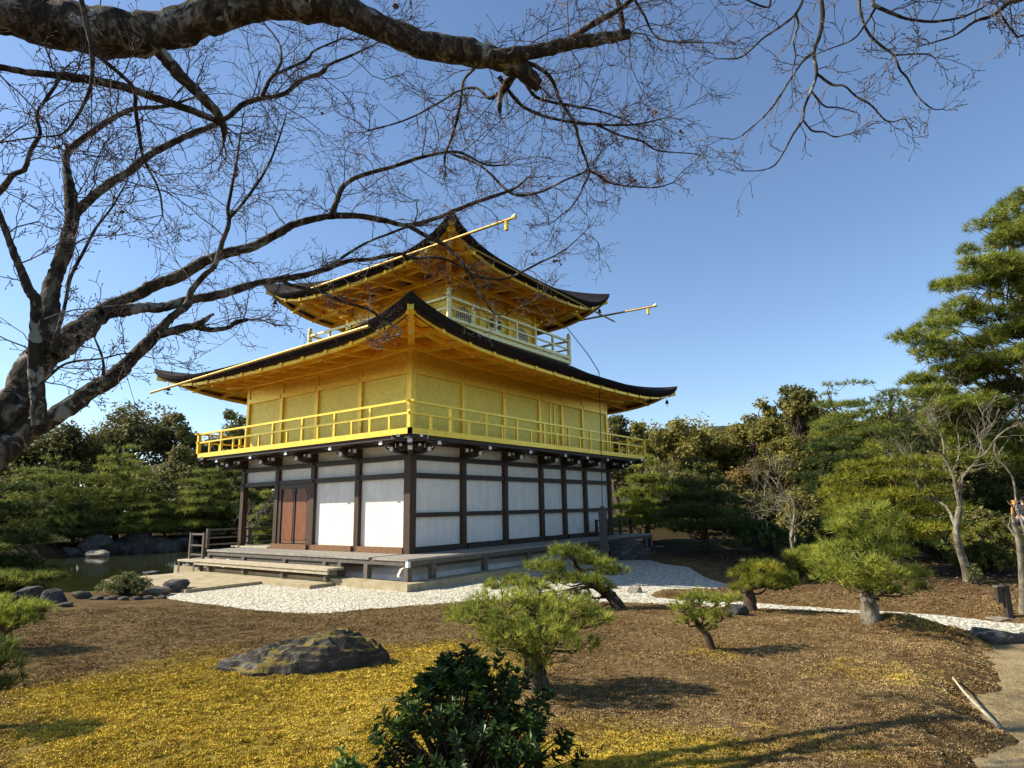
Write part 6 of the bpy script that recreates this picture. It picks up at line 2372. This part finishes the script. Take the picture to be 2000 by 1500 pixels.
# ------------------------------------------------------------------ the two walkers far back at the right edge
def person(label, p, face, height, top_mat, leg_mat, seed, arm_bend=0.25, hair='hair', hood=None, stride=0.14):
    """one skinned body with clothing; stands at p, facing angle face"""
    t = thing('person', label, 'person', p, None, face)
    s = height / 1.70

    def skin(name, joints, edges, mat, root=0, levels=2):
        me = bpy.data.meshes.new(name)
        me.from_pydata([tuple(np.array(j[0]) * s) for j in joints], edges, [])
        o = add(name, me, t)
        md = o.modifiers.new('skin', 'SKIN')
        md.use_smooth_shade = True
        for i, j in enumerate(joints):
            r = j[1] if isinstance(j[1], tuple) else (j[1], j[1])
            me.skin_vertices[0].data[i].radius = (r[0] * s, r[1] * s)
            me.skin_vertices[0].data[i].use_root = i == root
        o.modifiers.new('sub', 'SUBSURF').levels = levels
        o.modifiers['sub'].render_levels = levels
        me.materials.append(M[mat])
        return o
    # body: x forward, y left
    J = [((0, 0, 0.92), (0.135, 0.115)), ((0, 0, 1.12), (0.135, 0.105)), ((0, 0, 1.32), (0.155, 0.11)), ((0, 0, 1.43), (0.09, 0.08)), ((0.01, 0, 1.49), 0.052), ((0.02, 0, 1.56), (0.068, 0.075)), ((0.02, 0, 1.63), (0.075, 0.088)), ((0.015, 0, 1.685), (0.055, 0.06)),
         ((0, 0.16, 1.40), 0.062), ((0.0, 0.235, 1.14), 0.047), ((arm_bend, 0.20, 0.98), 0.036), ((arm_bend + 0.05, 0.195, 0.95), 0.03),
         ((0, -0.16, 1.40), 0.062), ((-0.03, -0.235, 1.14), 0.047), ((arm_bend * 0.7, -0.21, 0.96), 0.036), ((arm_bend * 0.7 + 0.05, -0.205, 0.93), 0.03),
         ((0.0, 0.09, 0.84), 0.085), ((stride * 0.6, 0.10, 0.48), 0.060), ((stride * 0.8, 0.10, 0.10), 0.042), ((stride * 0.8 + 0.13, 0.11, 0.04), 0.036),
         ((0.0, -0.09, 0.84), 0.085), ((-stride * 0.3, -0.10, 0.47), 0.060), ((-stride, -0.10, 0.10), 0.042), ((-stride + 0.13, -0.11, 0.04), 0.036)]
    E = [(0, 1), (1, 2), (2, 3), (3, 4), (4, 5), (5, 6), (6, 7), (2, 8), (8, 9), (9, 10), (10, 11), (2, 12), (12, 13), (13, 14), (14, 15), (0, 16), (16, 17), (17, 18), (18, 19), (0, 20), (20, 21), (21, 22), (22, 23)]
    skin('body', J, E, 'skin')
    g = 0.014
    up = [0, 1, 2, 3, 8, 9, 10, 12, 13, 14]
    mp = {k: i for i, k in enumerate(up)}
    Jt = [(J[k][0], tuple(np.array(J[k][1] if isinstance(J[k][1], tuple) else (J[k][1],) * 2) + g + (0.015 if k < 3 else 0))) for k in up]
    skin('jacket', Jt, [(mp[a], mp[b]) for a, b in E if a in mp and b in mp], top_mat)
    lo = [0, 16, 17, 18, 20, 21, 22]
    mp = {k: i for i, k in enumerate(lo)}
    Jl = [(J[k][0], tuple(np.array(J[k][1] if isinstance(J[k][1], tuple) else (J[k][1],) * 2) + g)) for k in lo]
    skin('trousers', Jl, [(mp[a], mp[b]) for a, b in E if a in mp and b in mp], leg_mat)
    hm = hood or hair
    skin('hood' if hood else 'hair', [((-0.005, 0, 1.60), (0.085, 0.085)), ((-0.005, 0, 1.66), (0.088, 0.096)), ((0.0, 0, 1.705), (0.06, 0.07))], [(0, 1), (1, 2)], hm, 1)
    # simple features: nose, eyes, ears, hands with five fingers
    fm = MB()
    fm.tube([(0.098 * s, 0, 1.60 * s), (0.118 * s, 0, 1.575 * s), (0.095 * s, 0, 1.562 * s)], [0.008, 0.014, 0.008], 6)
    for y in (-1, 1):
        fm.tube([(0.015 * s, y * 0.084 * s, 1.605 * s), (0.012 * s, y * 0.094 * s, 1.585 * s), (0.015 * s, y * 0.082 * s, 1.56 * s)], [0.008, 0.014, 0.008], 6)
    fm.build('nose_and_ears', M['skin'], t, True)
    em = MB()
    for y in (-0.032, 0.032):
        em.tube([(0.086 * s, y * s, 1.615 * s), (0.096 * s, y * s, 1.615 * s)], 0.009, 6)
    em.build('eyes', M['hair'], t)
    for k, y in ((11, 1), (15, -1)):
        c = np.array(J[k][0]) * s
        hm_ = MB()
        hm_.tube([c, c + np.array([0.035, 0, -0.035]) * s, c + np.array([0.055, 0, -0.055]) * s], [0.026 * s, 0.034 * s, 0.026 * s], 8)
        for q in range(4):
            b = c + np.array([0.052, (q - 1.5) * 0.016, -0.052]) * s
            L = (0.9, 1.05, 1.0, 0.8)[q] * s
            hm_.tube([b, b + np.array([0.028, 0, -0.028]) * L, b + np.array([0.036, 0, -0.058]) * L], [0.0085, 0.008, 0.006], 5)
        b = c + np.array([0.02, -y * 0.03, -0.02]) * s
        hm_.tube([b, b + np.array([0.025, -y * 0.022, -0.012]) * s, b + np.array([0.045, -y * 0.02, -0.03]) * s], [0.011, 0.010, 0.007], 5)
        hm_.build('hand', M['skin'], t, True)
    return t


_p = spot(1982, 27.0)
person('person in an orange hooded jacket walking away beside the pale trunk at the right edge', _p, math.radians(YAW) + 0.3, 1.60, 'orange_cloth', 'denim', 1, 0.22, 'hair', 'orange_cloth')
_p = spot(1998, 26.5)
person('person in a black jacket and pale jeans at the very right edge', _p, math.radians(YAW) + 2.2, 1.70, 'black_cloth', 'denim', 2)
